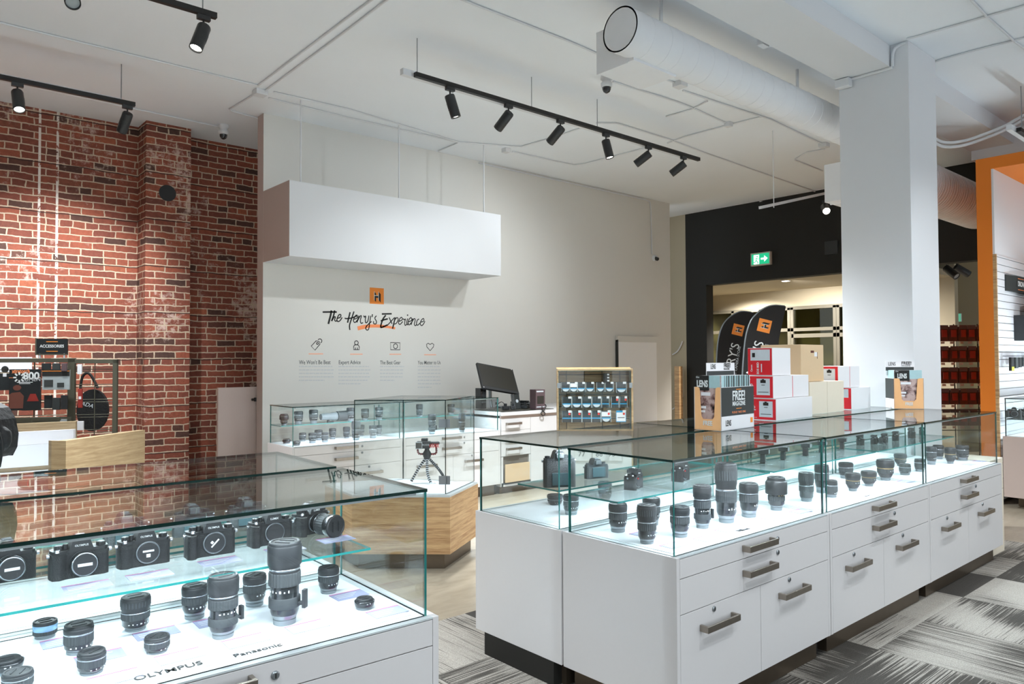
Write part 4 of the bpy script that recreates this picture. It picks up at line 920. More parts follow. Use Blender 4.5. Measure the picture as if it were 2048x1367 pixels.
obj('microphone', MB(T(.05, 0, .04) @ Ry(math.pi/2)).rings([(.014, 0), (.014, .06), (.009, .07)], 0, 16), ['black_plastic'], vt)
cp = []
for i in range(60): a = i*.62; cp.append((.04+.0013*i, -.02+.012*math.cos(a), .022+.014*math.sin(a)))
obj('red_cable', MB().tube(cp, .0022, seg=5), ['mark_red'], vt)
text('RODE', .020, T(.018, -.0365, .03) @ FY, 'label_pale', vt)
# ---------------------------------------------------------------- filter cabinet behind the island
FD = 7.25; fl = at_d(1117, 745, FD); fr = at_d(1262, 745, FD); zt = fl.z+.02; zb = .72; FW = (fr-fl).length
fc = thing('filter_cabinet', 'oak cabinet with glass doors and rows of blue hanging packets', 'cabinet', (fl.x, fl.y, 0), AZ_FRONT)
obj('frame', MB().box(-.01, FW+.02, .16, .2, .0, zt+.03).box(-.01, FW+.02, 0, .2, zt, zt+.018).box(FW, FW+.02, 0, .2, 0, zt).box(-.01, .002, .02, .2, 0, zt), ['oak_pale'], fc)
obj('lower_body', MB().box(0, FW, .0, .19, .05, zb), ['laminate'], fc)
for i, (px, s_) in enumerate(((1166, '77'), (1201, '86'), (1226, '95'))):
    x = (px-1117)*FD/FPX; obj('size_drawer', MB().box(x-.085, x+.078, -.012, 0, .48, .62), ['laminate'], fc, bevel=.002)
    text(s_, .07, T(x-.02, -.0125, .545) @ FY, 'ink_soft', fc, 'number')
for k in range(4): x = FW*(.12+.25*k); obj('grid_wire', MB().tube([(x, .12, zb), (x, .12, zt)], .003, seg=6), ['wire_black'], fc)
for z in (zt-.04, zt-.12, zt-.24, zt-.36, zt-.48): obj('grid_rail', MB().tube([(0, .12, z), (FW, .12, z)], .004, seg=6), ['wire_black'], fc)
m = MB().box(.004, FW-.004, -.004, .002, zb+.01, zt-.002, fm=[1, 1, 0, 0, 1, 1]); obj('glass_door', m, ['glass', 'glass_edge'], fc)
obj('hinge', MB().box(-.014, .02, -.014, 0, zt-.17, zt-.12).box(FW-.02, FW+.01, -.014, 0, zt-.17, zt-.12), ['lens_metal'], fc)
obj('door_edge', MB().box(0, .006, -.006, .004, zb, zt).box(FW-.012, FW-.004, -.006, .004, zb, zt).box(0, FW, -.006, .004, zt-.006, zt), ['glass_edge'], fc)
PK = [None]
def packet(col, row, px, py, w, h, kind, label):
    x = (px-1117)*FD/FPX; z = EYE-(py-721)*FD/FPX
    c, s = math.cos(AZ_FRONT), math.sin(AZ_FRONT); loc = (fl.x+x*c-.05*s*1, fl.y+x*s+.05*c, z)
    t = thing('hanging_packet', label, 'filter packet', loc, AZ_FRONT, 'filter packets in the oak cabinet'); W2 = w*FD/FPX/2; H_ = h*FD/FPX
    if kind == 'card':
        obj('card', MB().box(-W2, W2, 0, .004, -H_, 0), ['card_white'], t); obj('bands', MB().box(-W2, W2, -.001, 0, -H_*.16, 0).box(-W2, W2, -.001, 0, -H_, -H_*.93).box(-W2, -W2+.004, -.001, 0, -H_, 0).box(W2-.004, W2, -.001, 0, -H_, 0), ['blue_card'], t); obj('print', MB().box(-W2*.7, W2*.7, -.001, 0, -H_*.64, -H_*.58), ['ink'], t)
    else:
        obj('backing', MB().box(-W2, W2, 0, .012, -H_, 0), ['dark_card'], t); obj('blue_band', MB().box(-W2, W2, -.001, 0, -H_*.70, -H_*.60), ['blue_card'], t)
        n = 14; P = [(W2*.78*math.cos(math.pi+math.pi*i/n), -H_*.70+min(W2*.78, H_*.26)*math.sin(math.pi+math.pi*i/n)) for i in range(n+1)]
        mm = MB(Matrix(((1, 0, 0, 0), (0, 0, 1, 0), (0, 1, 0, 0), (0, 0, 0, 1)))); mm.prism(P, -.0015, 0); obj('filter_disc', mm, ['label_pale' if kind != 'dark' else 'charcoal'], t)
        obj('case_edge', MB().box(W2-.003, W2+.002, -.004, .012, -H_, 0).box(-W2-.002, -W2+.002, -.004, .012, -H_, 0), ['clear_plastic'], t)
        if kind == 'white': obj('white_label', MB().box(-W2, W2, -.0012, 0, -H_*.5, -H_*.1), ['card_white'], t)
    obj('tag', MB().box(W2*.3, W2*.95, -.006, -.004, -H_*.16, H_*.04), ['card_white'], t)
    if row == 2 or col in (5, 6) and row == 1: obj('price_dot', MB(T(W2*.55, -.003, -H_*.28) @ Rx(math.pi/2)).rings([(.011, 0), (.011, .001)], seg=14), ['sticker_red'], t)
rn = ('top', 'middle', 'bottom'); cn = ('first', 'second', 'third', 'fourth', 'fifth', 'sixth', 'seventh')
rows = [[(1132, 17), (1148, 16), (1163, 16), (1181, 16), (1202, 15), (1220, 16), (1244, 20)], [(1134, 19), (1154, 19), (1174, 19), (1194, 18), (1212, 15), (1231, 15), (1248, 15)], [(1134, 19), (1154, 19), (1174, 18), (1193, 18), (1213, 19), (1243, 20)]]
for r, (row, y0, hh) in enumerate(zip(rows, (765, 794, 822), (19, 22, 23))):
    for c_, (px, w_) in enumerate(row):
        k = 'card' if (r, c_) == (2, 5) else 'white' if (r, c_) in ((0, 1), (2, 4)) else 'dark' if r == 2 or (r, c_) in ((1, 4), (1, 5), (1, 6)) else 'disc'
        packet(c_, r, px, y0, w_, hh+(2 if r == 0 and c_ == 6 else 0), k, f'{cn[c_]} packet from the left in the {rn[r]} row of the oak cabinet')
x = (1220-1117)*FD/FPX; t = thing('lens_brush_pack', 'tall dark packet hanging above the top row in the oak cabinet', 'filter packet', (fl.x+x*math.cos(AZ_FRONT), fl.y+x*math.sin(AZ_FRONT)+.05, EYE-(747-721)*FD/FPX), AZ_FRONT)
obj('pack', MB().box(-.03, .03, 0, .01, -.09, 0), ['ink'], t); obj('white_dots', MB().box(.01, .03, -.001, 0, -.02, -.005).box(.01, .03, -.001, 0, -.05, -.035).box(.01, .03, -.001, 0, -.08, -.065), ['card_white'], t)
# ---------------------------------------------------------------- wall lettering and icons
MW = Matrix(((1, 0, 0, 0), (0, 0, -1, YW), (0, 1, 0, 0), (0, 0, 0, 1)))
def wp(x, y, k, ox, oy): p = at_y(ox+x/k, oy+y/k, YW); return (p.x, p.z)
hw_ = MB()
def stroke(pts, w=.016, k=9.309, ox=640, oy=565, mb=None, close=False, sm=True):
    P = [wp(x, y, k, ox, oy) for x, y in pts]
    if sm: P = [tuple(v) for v in smooth([(a, b) for a, b in P], 4)]
    ribbon(mb or hw_, P, w, MW, closed=close)
for st, w in (([(48, 547), (180, 545), (312, 546)], .018), ([(212, 515), (200, 590), (175, 690), (155, 768)], .022), ([(272, 515), (250, 620), (215, 715)], .018), ([(222, 705), (262, 640), (285, 640), (272, 690), (290, 715), (325, 700)], .013),
              ([(320, 665), (380, 640), (385, 595), (350, 600), (315, 680), (330, 722), (372, 705), (412, 645)], .013),
              ([(460, 655), (485, 668), (590, 655), (690, 615)], .014), ([(560, 548), (535, 650), (512, 745)], .018), ([(632, 535), (590, 660), (550, 790), (556, 880)], .016),
              ([(630, 680), (690, 655), (690, 605), (655, 620), (622, 700), (650, 742), (700, 690)], .012), ([(725, 612), (705, 680), (688, 740)], .013), ([(700, 705), (745, 625), (770, 620), (750, 700), (765, 755), (800, 740)], .012),
              ([(812, 610), (825, 640), (850, 620), (842, 680)], .012), ([(842, 680), (850, 745), (885, 725), (905, 650), (908, 612)], .012), ([(945, 615), (925, 740), (905, 860), (870, 880), (850, 840), (890, 780), (960, 720)], .012),
              ([(975, 585), (970, 640)], .013), ([(1050, 615), (1020, 660), (1050, 720), (1040, 765), (1000, 760), (995, 715)], .012),
              ([(1150, 582), (1240, 580), (1335, 578)], .018), ([(1225, 605), (1170, 680), (1130, 810), (1150, 828), (1260, 785)], .019), ([(1130, 712), (1190, 690), (1262, 672)], .018),
              ([(1285, 645), (1310, 700), (1340, 765)], .013), ([(1385, 650), (1330, 710), (1262, 785)], .012), ([(1400, 645), (1375, 750), (1350, 858)], .017), ([(1385, 700), (1430, 650), (1455, 680), (1420, 755), (1375, 770)], .012),
              ([(1465, 720), (1530, 690), (1520, 645), (1485, 670), (1460, 745), (1490, 775), (1540, 720)], .012), ([(1545, 665), (1565, 690), (1590, 675), (1575, 740), (1585, 795), (1615, 770)], .012),
              ([(1632, 665), (1612, 740), (1625, 785), (1650, 750)], .012), ([(1635, 592), (1625, 615)], .016), ([(1640, 730), (1705, 700), (1695, 650), (1660, 680), (1635, 750), (1660, 785), (1700, 740)], .012),
              ([(1725, 665), (1710, 730), (1695, 785)], .013), ([(1705, 740), (1750, 670), (1772, 690), (1755, 770), (1775, 800), (1805, 770)], .012), ([(1845, 675), (1810, 700), (1795, 770), (1820, 790), (1860, 750)], .012),
              ([(1865, 735), (1930, 715), (1925, 665), (1885, 700), (1865, 765), (1890, 798), (1925, 770), (1952, 715)], .012)):
    stroke(st, w)
setp(obj('wall_lettering', hw_, ['ink']), 'large black handwritten lettering on the back wall', 'lettering')
us = MB(); stroke([(700, 850), (820, 822), (960, 806), (1120, 808), (1280, 825), (1400, 848)], [.045]*6+[.036]*8+[.028]*7, mb=us)
setp(obj('orange_swoosh', us, ['orange_ink']), 'orange brush stroke under the handwritten wall lettering', 'wall graphic')
def logo(M, s, parent, name='logo'):
    """orange square with the black and white block H, s = side length, M: x right, y up, z out"""
    o = obj(name, MB(M).box(-s/2, s/2, -s/2, s/2, 0, .0015), ['logo_orange'], parent)
    def pl(P, m, z): return obj(m[0], MB(M).prism([(x*s, y*s) for x, y in P], .0015, z), [m[1]], o if parent is None or True else parent)
    mb = MB(M)
    for P in ([(-.17, -.27), (-.06, -.38), (-.06, .14), (-.17, .25)], [(.13, -.25), (.27, -.40), (.27, .12), (.13, .26)], [(-.06, -.12), (.13, -.12), (.13, .02), (-.06, .02)]): mb.prism([(x*s, y*s) for x, y in P], .0015, .003)
    obj('block_letter', mb, ['ink'], o)
    mb = MB(M)
    for P in ([(-.20, -.27), (-.17, -.27), (-.17, .27), (-.20, .27)], [(.10, -.27), (.13, -.27), (.13, .27), (.10, .27)], [(-.17, 0.0), (.1, 0.0), (.1, .04), (-.17, .04)]): mb.prism([(x*s, y*s) for x, y in P], .0015, .0035)
    obj('letter_edge', mb, ['mark_white'], o); return o
c = at_y(753.5, 591.5, YW); lg = logo(T(c.x, YW-.001, c.z) @ FY, .185, None, 'wall_logo'); setp(lg, 'orange square emblem with a block letter on the back wall', 'emblem')
def icon(strokes, label, ubar, k, ox, oy, w=.009):
    mb = MB()
    for pts, cl in strokes: stroke(pts, w, k, ox, oy, mb, cl, sm=False)
    o = obj('wall_icon', mb, ['ink'], None); setp(o, label, 'wall icon', 'line icons on the back wall')
    b2 = MB(); stroke([(ubar[0], ubar[2]), (ubar[1], ubar[2])], .013, k, ox, oy, b2, sm=False); obj('orange_underline', b2, ['orange_pale'], o)
circ = lambda cx, cy, rx, ry=None, n=18, a0=0, a1=2*math.pi: [(cx+rx*math.cos(a0+(a1-a0)*i/n), cy+(ry or rx)*math.sin(a0+(a1-a0)*i/n)) for i in range(n+(0 if a1-a0 > 6.2 else 1))]
icon([([(368, 248), (480, 128), (548, 142), (570, 200), (455, 340)], True), (circ(510, 187, 22), True), (circ(565, 130, 46, a0=-2.6, a1=1.2), False)], 'price tag line icon on the back wall', (310, 640, 424), 11.394, 590, 670)
icon([(circ(1398, 172, 42, 45), True), ([(1335, 328), (1335, 265), (1350, 225), (1398, 215), (1445, 225), (1464, 265), (1464, 328)], True), ([(1372, 328), (1372, 280)], False), ([(1422, 328), (1422, 280)], False)], 'small person line icon on the back wall', (1255, 1540, 432), 11.394, 590, 670)
icon([([(352, 165), (568, 172), (566, 332), (356, 330)], True), (circ(466, 250, 46, 56), True)], 'camera outline icon on the back wall', (330, 595, 433), 11.393, 750, 670)
icon([([(1255, 352), (1180, 265), (1175, 205), (1210, 182), (1255, 210), (1300, 182), (1338, 210), (1330, 265)], True)], 'heart outline icon on the back wall', (1120, 1390, 443), 11.393, 750, 670)
for s_, (x0, x1), y, lb, nl in (('We Won\'t Be Beat', (598, 661), 724.5, 'first grey heading below the price tag icon', 5), ('Expert Advice', (677, 721), 724.5, 'grey heading below the small person icon', 6), ('The Best Gear', (760, 801), 725, 'grey heading below the camera outline icon', 5), ('You Matter to Us', (835.5, 881), 725, 'grey heading below the heart icon', 7)):
    a = at_y(x0, y, YW); b = at_y(x1, y, YW); me = text_mesh(s_, .1, align='LEFT', bold=.01); wx = (b.x-a.x)/max(.01, max(v.co.x for v in me.vertices)); 
    o = text(s_, .062, T(a.x, YW-.001, a.z) @ FY @ Matrix.Diagonal((wx/.62, 1, 1, 1)), 'ink_soft', None, 'wall_heading', align='LEFT', bold=.006); setp(o, lb, 'lettering', 'headings on the back wall')
    m = MB(); rr = random.Random(int(x0))
    for i in range(nl):
        xx = x0; yy = 732.5+i*6.9; xe = x1+(8 if nl < 7 else 2)-(20 if i == nl-1 else rr.random()*5); xe = xe if s_[0] != 'E' else xe+12
        while xx < xe:
            ww = 2.5+rr.random()*5; p = at_y(xx, yy, YW); q = at_y(min(xx+ww, xe), yy, YW); m.box(p.x, q.x, YW-.0012, YW-.0005, p.z-.006, p.z+.006); xx += ww+1.3
    obj('paragraph_lines', m, ['ink_pale'], o)
# ---------------------------------------------------------------- whiteboard, gate, curly cords
p0, p1 = at_y(1233, 838, YW-.03), at_y(1311, 675, YW-.03)
wb = thing('whiteboard', 'tall narrow white panel leaning on the back wall right of the oak cabinet', 'whiteboard', (8.55, YW-.05, .5))
obj('board', MB().box(.02, .95, .01, .045, 0, 1.24), ['board_white'], wb); obj('top_rail', MB().box(0, .97, 0, .045, 1.24, 1.33), ['wall_paint'], wb, bevel=.002); obj('side_frame', MB().box(0, .015, 0, .045, 0, 1.27), ['charcoal'], wb); obj('bottom_tray', MB().box(0, .97, -.03, .045, -.03, 0), ['beige_paint'], wb)
gp = at_y(435, 775, 7.62); gq = at_y(516, 779, 7.62)
gt = thing('half_gate', 'pale waist-high gate panel between the brick wall and the white partition', 'gate', (gp.x, 7.6, 0))
obj('panel', MB().box(0, 3.2-gp.x, 0, .04, .05, gp.z), ['gate_paint'], gt, bevel=.002)
m = MB(T(gq.x-gp.x-.03, -.01, gq.z-.10)); m.tube([(-.05, 0, 0), (.05, 0, 0)], .012).rings([(.022, -.02), (.022, .02)], 0, 12).box(.03, .045, -.01, .01, -.04, .035); obj('latch', m, ['wire_black'], gt)
for y0, lb in ((696, 'upper white cord curving on the beige wall beyond the partition'), (805, 'lower white cord curving on the beige wall beyond the partition')):
    P = smooth([at_x(1345, y0+13, 10.88), at_x(1355, y0+6, 10.88), at_x(1362, y0-6, 10.88), at_x(1365, y0-14, 10.88)], 5)
    o = obj('cord', MB().tube(P, .012, seg=6), ['white_paint']); setp(o, lb, 'cord', 'white cords beyond the partition')
q = at_x(1345, 838, 10.5); setp(obj('wooden_plank', MB(T(10.7, q.y+.05, 0)).box(0, .1, -.05, .05, 0, 1.35), ['oak']), 'narrow wooden plank standing beyond the end of the white partition', 'plank')
# ---------------------------------------------------------------- feather flags
def flag(pxs, dist, label, lx, ly, ls, rot, txt):
    O = at_d(pxs[0][0], pxs[0][1], dist); t = thing('feather_flag', label, 'flag', (O.x, O.y, 0), AZ_FRONT, 'feather flags by the glazed doors'); k = dist/FPX
    P = [((x-pxs[0][0])*k, EYE-(y-721)*k) for x, y in pxs]
    P = [tuple(v) for v in smooth(P[:-2], 4)]+P[-2:]
    MM = Matrix(((1, 0, 0, 0), (0, 0, 1, 0), (0, 1, 0, 0), (0, 0, 0, 1)))
    obj('cloth', MB(MM).prism(P, 0, .006), ['flag_cloth'], t)
    obj('pole', MB().tube([(P[0][0], .01, 0), (P[0][0], .01, P[0][1])]+[(x-.004, .01, z) for x, z in P[:len(P)-3]], .010, seg=8), ['lens_metal'], t)
    obj('base', MB().tube([(-.08, 0, .02), (.3, 0, .02)], .02).tube([(.05, -.12, .02), (.05, .12, .02)], .02), ['black_plastic'], t)
    X = lambda px: (px-pxs[0][0])*k; Z = lambda py: EYE-(py-721)*k
    logo(T(X(lx), -.002, Z(ly)) @ FY @ Rz(math.radians(rot-90+75) if 0 else math.radians(rot)) @ Rz(math.pi/2), ls*k, t)
    for s_, px, py, sz, kk, r2 in txt:
        text(s_, sz*k, T(X(px), -.003, Z(py)) @ FY @ Rz(math.radians(r2)), 'mark_white' if sz > 12 else 'label_pale', t, align='RIGHT', wx=kk)
    return t
flag([(1432, 830), (1434, 755), (1438, 690), (1447, 655), (1462, 636), (1482, 625), (1500, 625), (1512, 628), (1505, 700), (1500, 830)], 9.1, 'left black feather flag, partly behind the other one', 1478, 661, 22, -14, (("HENRY'S", 1474, 688, 24, 1, 74), ("CANADA'S GREATEST CAMERA STORE", 1481, 694, 7, 1, 80)))
flag([(1482, 830), (1491, 700), (1502, 650), (1518, 628), (1536, 616), (1552, 612), (1567, 613), (1575, 614), (1560, 680), (1545, 830)], 8.4, 'right black feather flag with a larger orange emblem', 1531, 653, 26, -14, (("HENRY'S", 1522, 684, 27, 1, 74), ("CANADA'S GREATEST CAMERA STORE", 1536, 690, 8.5, 1, 77)))
# ---------------------------------------------------------------- exit sign, access panel
p = at_x(1524.5, 518, 10.9)
ex = thing('exit_sign', 'green running figure exit sign on the black wall', 'exit sign', (10.9, p.y, p.z))
obj('case', MB().box(-.06, 0, -.175, .175, -.105, .105), ['exit_case'], ex, bevel=.004)
f_ = obj('green_panel', MB().box(-.062, -.06, -.155, .155, -.085, .085), ['exit_green'], ex)
def xp(P, name, mt, z0=.002): 
    m = MB(T(-.062, 0, 0) @ FX); m.prism(P, 0, z0); return obj(name, m, [mt], ex)
xp([(-.115, -.08), (-.02, -.08), (-.02, .07), (-.115, .07)], 'door_field', 'exit_white')
m = MB(T(-.0642, 0, 0) @ FX)
ribbon(m, [(-.06, .02), (-.075, -.025), (-.045, -.05), (-.04, -.075)], .016, Matrix(m.M), t=0); ribbon(m, [(-.075, -.025), (-.095, -.045), (-.115, -.048)], .014, Matrix(m.M), t=0)
m2 = MB(); Mf = T(-.065, 0, 0) @ FX
for P, w in (([(-.058, .02), (-.072, -.02), (-.045, -.045), (-.038, -.075)], .016), ([(-.072, -.02), (-.09, -.045), (-.118, -.05)], .014), ([(-.06, .015), (-.035, .0), (-.022, .01)], .01), ([(-.062, .015), (-.09, .01), (-.095, -.012)], .01)): ribbon(m2, P, w, Mf, t=0)
m2.M = Mf @ T(-.052, .04, 0); m2.rings([(.012, 0), (.012, .0005)], seg=14)
obj('running_figure', m2, ['exit_green'], ex)
xp([(.01, -.014), (.07, -.014), (.045, -.045), (.07, -.045), (.115, 0), (.07, .045), (.045, .045), (.07, .014), (.01, .014)][0:2]+[(.07, -.05), (.13, 0), (.07, .05), (.07, .014), (.01, .014)], 'arrow', 'exit_white')
p = at_x(1663, 495, 10.9); setp(obj('access_panel', MB().box(10.885, 10.9, p.y-.1, p.y+.1, p.z-.1, p.z+.1), ['black_plastic']), 'square black access panel on the black wall near the column', 'panel')
# ---------------------------------------------------------------- left: grid rack with accessories
RD = 6.35; RA = math.radians(-30); rp = at_d(146, 716, RD)
rk = thing('grid_rack', 'grey metal grid shelving rack in front of the brick wall', 'rack', (rp.x, rp.y, 0), RA)
rt = rp.z
def rpx(px): return (px-146)*RD/FPX/math.cos(RA-AZ_FRONT)
m = MB().box(-.035, .02, -.02, .02, 0, rt).box(-1.4, .02, -.02, .02, rt-.035, rt).box(-1.4, .0, -.28, -.24, .985, 1.015); obj('front_frame', m, ['rack_metal'], rk, bevel=.002)
m = MB().box(.32, .355, -.02, .02, 0, rt-.01).box(.02, .355, -.02, .02, rt-.045, rt-.01); obj('side_frame', m, ['rack_metal'], rk, bevel=.002)
obj('shelf', MB().prism([(-1.4, -.28), (-.2, -.28), (.0, -.02), (-1.4, -.02)], .98, 1.0).prism([(-1.4, -.285), (-.2, -.285), (.0, -.025), (.0, -.0), (-.21, -.26), (-1.4, -.26)], .955, 1.0), ['rack_metal'], rk)
m = MB()
for i in range(9): m.tube([(-.3+i*.0-.0, 0, 0), (-.3, 0, rt)], .003, seg=5) if i == 0 else None
for x in (-1.1, -.7, -.3, .17): m.tube([(x, .01, .05), (x, .01, rt-.02)], .004, seg=6)
z = .6
while z < rt-.05: m.tube([(-1.4, .015, z), (.33, .015, z)], .003, seg=6).tube([(-1.4, .015, z+.022), (.33, .015, z+.022)], .003, seg=6); z += .13
obj('grid_wires', m, ['rack_metal'], rk)
def hang(name, label, cat, px, py, w, h, m_, d=-.05, group='goods on the grid rack', extra=None, dist=None):
    p = at_d(px, py, dist or RD-.12); k = (dist or RD-.12)/FPX
    t = thing(name, label, cat, p, RA, group); obj('body', MB().box(-w*k/2, w*k/2, 0, .02, -h*k, 0), [m_], t, bevel=.002)
    if extra: extra(t, w*k/2, h*k)
    return t
def poster(t, W2, H_):
    text('xtratorch', .05, T(-W2*.25, -.001, -H_*.05) @ FY, 'orange_ink', t, bold=.02, wx=.7); text('800', .085, T(W2*.4, -.001, -H_*.17) @ FY, 'mark_white', t, bold=.03); text('LUMEN', .045, T(W2*.4, -.001, -H_*.25) @ FY, 'ink_pale', t)
    m = MB()
    for i in range(8): a = i*math.pi/4; m.M = T(-W2*.35, -.001, -H_*.20) @ FY @ Rz(a); m.box(.022, .045, -.006, .006, 0, .001)
    m.M = Matrix(); m.box(-W2*.5, W2*.5, -.001, 0, -H_*.325, -H_*.31).box(-W2*.35, W2*.35, -.001, 0, -H_*.355, -H_*.34); obj('print', m, ['mark_white'], t)
    m = MB(); m.box(-W2, -W2*.6, -.001, 0, -H_*.21, -H_*.2).box(W2*.75, W2, -.001, 0, -H_*.21, -H_*.2); obj('orange_rule', m, ['orange_ink'], t)
    mm = Matrix(((1, 0, 0, 0), (0, 0, 1, 0), (0, 1, 0, 0), (0, 0, 0, 1)))
    m = MB(mm); m.prism([(-W2*.95, -H_*.95), (-W2*.1, -H_*.95), (-W2*.05, -H_*.65), (-W2*.3, -H_*.55), (-W2*.8, -H_*.57), (-W2, -H_*.62)], -.001, 0).prism([(-W2*.75+W2*.27*(1+math.cos(i*.6)), -H_*.45+H_*.07*math.sin(i*.6)) for i in range(10)], -.001, 0); obj('printed_figure', m, ['skin_dark'], t)
    m = MB(mm); m.prism([(W2*.15, -H_*.78), (W2*.9, -H_*.78), (W2*.7, -H_*.6), (W2*.35, -H_*.6)], -.001, 0); obj('printed_glow', m, ['strap_red'], t)
hang('poster_box', 'black poster with white 800 lettering standing on the grid rack shelf', 'poster', 50, 738, 57, 82, 'black_gloss', extra=poster)
def pouch(t, W2, H_):
    obj('header', MB().box(-W2, W2, -.002, 0, -H_*.32, 0), ['ink'], t); obj('orange_line', MB().box(-W2, W2, -.003, -.002, -H_*.08, -H_*.05), ['logo_orange'], t)
    obj('filter_pieces', MB().box(-W2*.85, -W2*.2, -.003, 0, -H_*.85, -H_*.5).box(W2*.1, W2*.6, -.003, 0, -H_*.88, -H_*.65), ['charcoal'], t)
hang('filter_pouch', 'clear pouch with grey squares under a black header on the grid rack', 'pouch', 112, 739, 50, 40, 'clear_plastic', extra=pouch)
hang('red_strap', 'red wrist strap hanging at the rack corner post', 'strap', 160, 777, 8, 38, 'strap_red', extra=lambda t, w, h: obj('white_print', MB().box(-w*.6, w*.6, -.002, 0, -h*.55, -h*.4), ['card_white'], t))
hang('white_packet', 'small white packet hanging above the red strap', 'packet', 159, 728, 8, 20, 'card_white')
hang('camera_pack', 'dark camera-shaped packet cut by the left picture edge', 'packet', 6, 746, 26, 34, 'dark_card', extra=lambda t, w, h: obj('tag', MB().box(0, w*.5, -.002, 0, -h*.2, 0), ['card_white'], t))
for i, (px, py, w, h, mt, lb) in enumerate(((92, 726, 16, 12, 'dark_card', 'dark packet at the top of the rack'), (112, 726, 14, 14, 'charcoal', 'grey packet behind the filter pouch top'), (128, 726, 10, 16, 'mauve', 'mauve packet beside the corner post'),
        (96, 790, 14, 26, 'dark_card', 'dark bag below the filter pouch, left'), (112, 795, 14, 24, 'charcoal', 'grey bag below the filter pouch, middle'), (128, 790, 12, 28, 'black_plastic', 'black bag below the filter pouch, right'),
        (84, 836, 12, 14, 'blue_card', 'blue packet under the rack shelf, left'), (102, 834, 14, 12, 'blue_card', 'blue packet under the rack shelf, right'), (64, 834, 24, 40, 'bag_black', 'black bag hanging under the rack shelf'), (96, 850, 26, 22, 'screen_dark', 'brown-grey bag under the blue packets'), (126, 838, 12, 34, 'clear_plastic', 'clear packets low on the corner post'), (160, 842, 12, 18, 'card_white', 'white tag low behind the corner post'))):
    hang('hanging_packet', lb, 'packet', px, py, w, h, mt, group='packets on the grid rack')
hang('notice_board', 'white panel with round dark lenses behind the rack top', 'display board', 24, 714, 70, 30, 'card_white', dist=RD+.35, extra=lambda t, w, h: obj('dark_discs', MB(T(-w*.35, 0, -h*.8) @ Rx(math.pi/2)).rings([(.03, 0), (.03, .002)], seg=18).rings([(.0, 0), (.0, .001)], seg=4), ['ink'], t))
q = at_d(184, 820, RD+.35)
bp_ = thing('reflector_bag', 'round black bag with pale letters hanging behind the rack side', 'bag', q, RA)
mm = MB(Matrix(((1, 0, 0, 0), (0, 0, 1, 0), (0, 1, 0, 0), (0, 0, 0, 1)))); mm.prism([(.13*math.cos(a*.3), .19*math.sin(a*.3)) for a in range(21)], 0, .05); obj('bag', mm, ['bag_black'], bp_, bevel=.01)
obj('strap', MB().tube(smooth([(-.1, -.01, .12), (-.08, -.01, .3), (-.02, -.01, .33), (.05, -.01, .2)], 5), .012), ['bag_black'], bp_)
text('ADA', .05, T(-.04, -.003, .05) @ FY @ Rz(-.3), 'label_pale', bp_, shear=.2)
q = at_d(104, 692, RD-.02); sg = thing('accessories_sign', 'small black ACCESSORIES sign above the grid rack', 'sign', (q.x, q.y, 0), RA)
hz = q.z; obj('board', MB().box(-.12, .12, 0, .02, hz-.065, hz+.065), ['black_gloss'], sg); obj('post', MB().box(-.1, -.09, 0, .01, rt-.0, hz-.06).box(.09, .1, 0, .01, rt-.0, hz-.06), ['label_pale'], sg)
obj('frame', MB().box(-.13, -.12, -.002, .022, hz-.075, hz+.07).box(-.13, .12, -.002, .022, hz-.075, hz-.065), ['rack_metal'], sg)
text('ACCESSORIES', .034, T(0, -.001, hz) @ FY, 'mark_white', sg, bold=.02, wx=.9); obj('orange_lines', MB().box(-.045, .045, -.001, 0, hz+.036, hz+.042).box(-.045, .045, -.001, 0, hz-.046, hz-.040), ['logo_orange'], sg)
# backpack at the very left, and the lens lying in the kiosk
q = at_z(-26, 962, 1.0815)
bg = thing('backpack', 'black backpack on a small stand, cut by the left picture edge', 'bag', (q.x, q.y, 1.0815), AZ_FRONT)
mb = MB(Matrix(((1, 0, 0, 0), (0, 0, 1, 0), (0, 1, 0, 0), (0, 0, 0, 1)))); mb.prism([(-.16, 0), (.06, 0), (.08, .04), (.085, .1), (.07, .17), (.04, .22), (-.02, .25), (-.16, .25)], -.08, .08); BM = Matrix.Diagonal((.72, .72, .72, 1)); BM = T(0, 0, .075) @ BM
mb.v = [tuple(BM @ Vector(v)) for v in mb.v]; obj('body', mb, ['bag_black'], bg, bevel=.014, seg=3)
obj('stand', MB(T(-.05, .03, 0)).rings([(.06, 0), (.06, .008), (.008, .012), (.008, .2)], seg=20), ['black_plastic'], bg)
obj('side_pocket', MB(BM).tube(smooth([(.07, -.04, .03), (.1, -.04, .08), (.09, -.04, .14)], 4), [.01, .02, .025, .03, .03, .03, .03, .02, .01]), ['bag_black'], bg)
obj('strap', MB(BM).tube(smooth([(.08, -.08, .16), (.115, -.08, .1), (.12, -.08, .04), (.11, -.08, -.03)], 4), .005), ['wire_black'], bg)
q = at_d(70, 930, 4.9)
tl = thing('telephoto_lens', 'black lens with a red ring lying in the oak-walled kiosk', 'camera lens', (q.x, q.y, .668), AZ_FRONT-.1)
mb = MB(Ry(math.pi/2)); mb.rings([(.03, -.1), (.04, -.08), (.042, 0), (.04, .1)], 0, 28); obj('barrel', mb, ['black_plastic'], tl); obj('red_ring', MB(Ry(math.pi/2)).rings([(.043, -.02), (.043, -.015)], seg=28), ['mark_red'], tl)
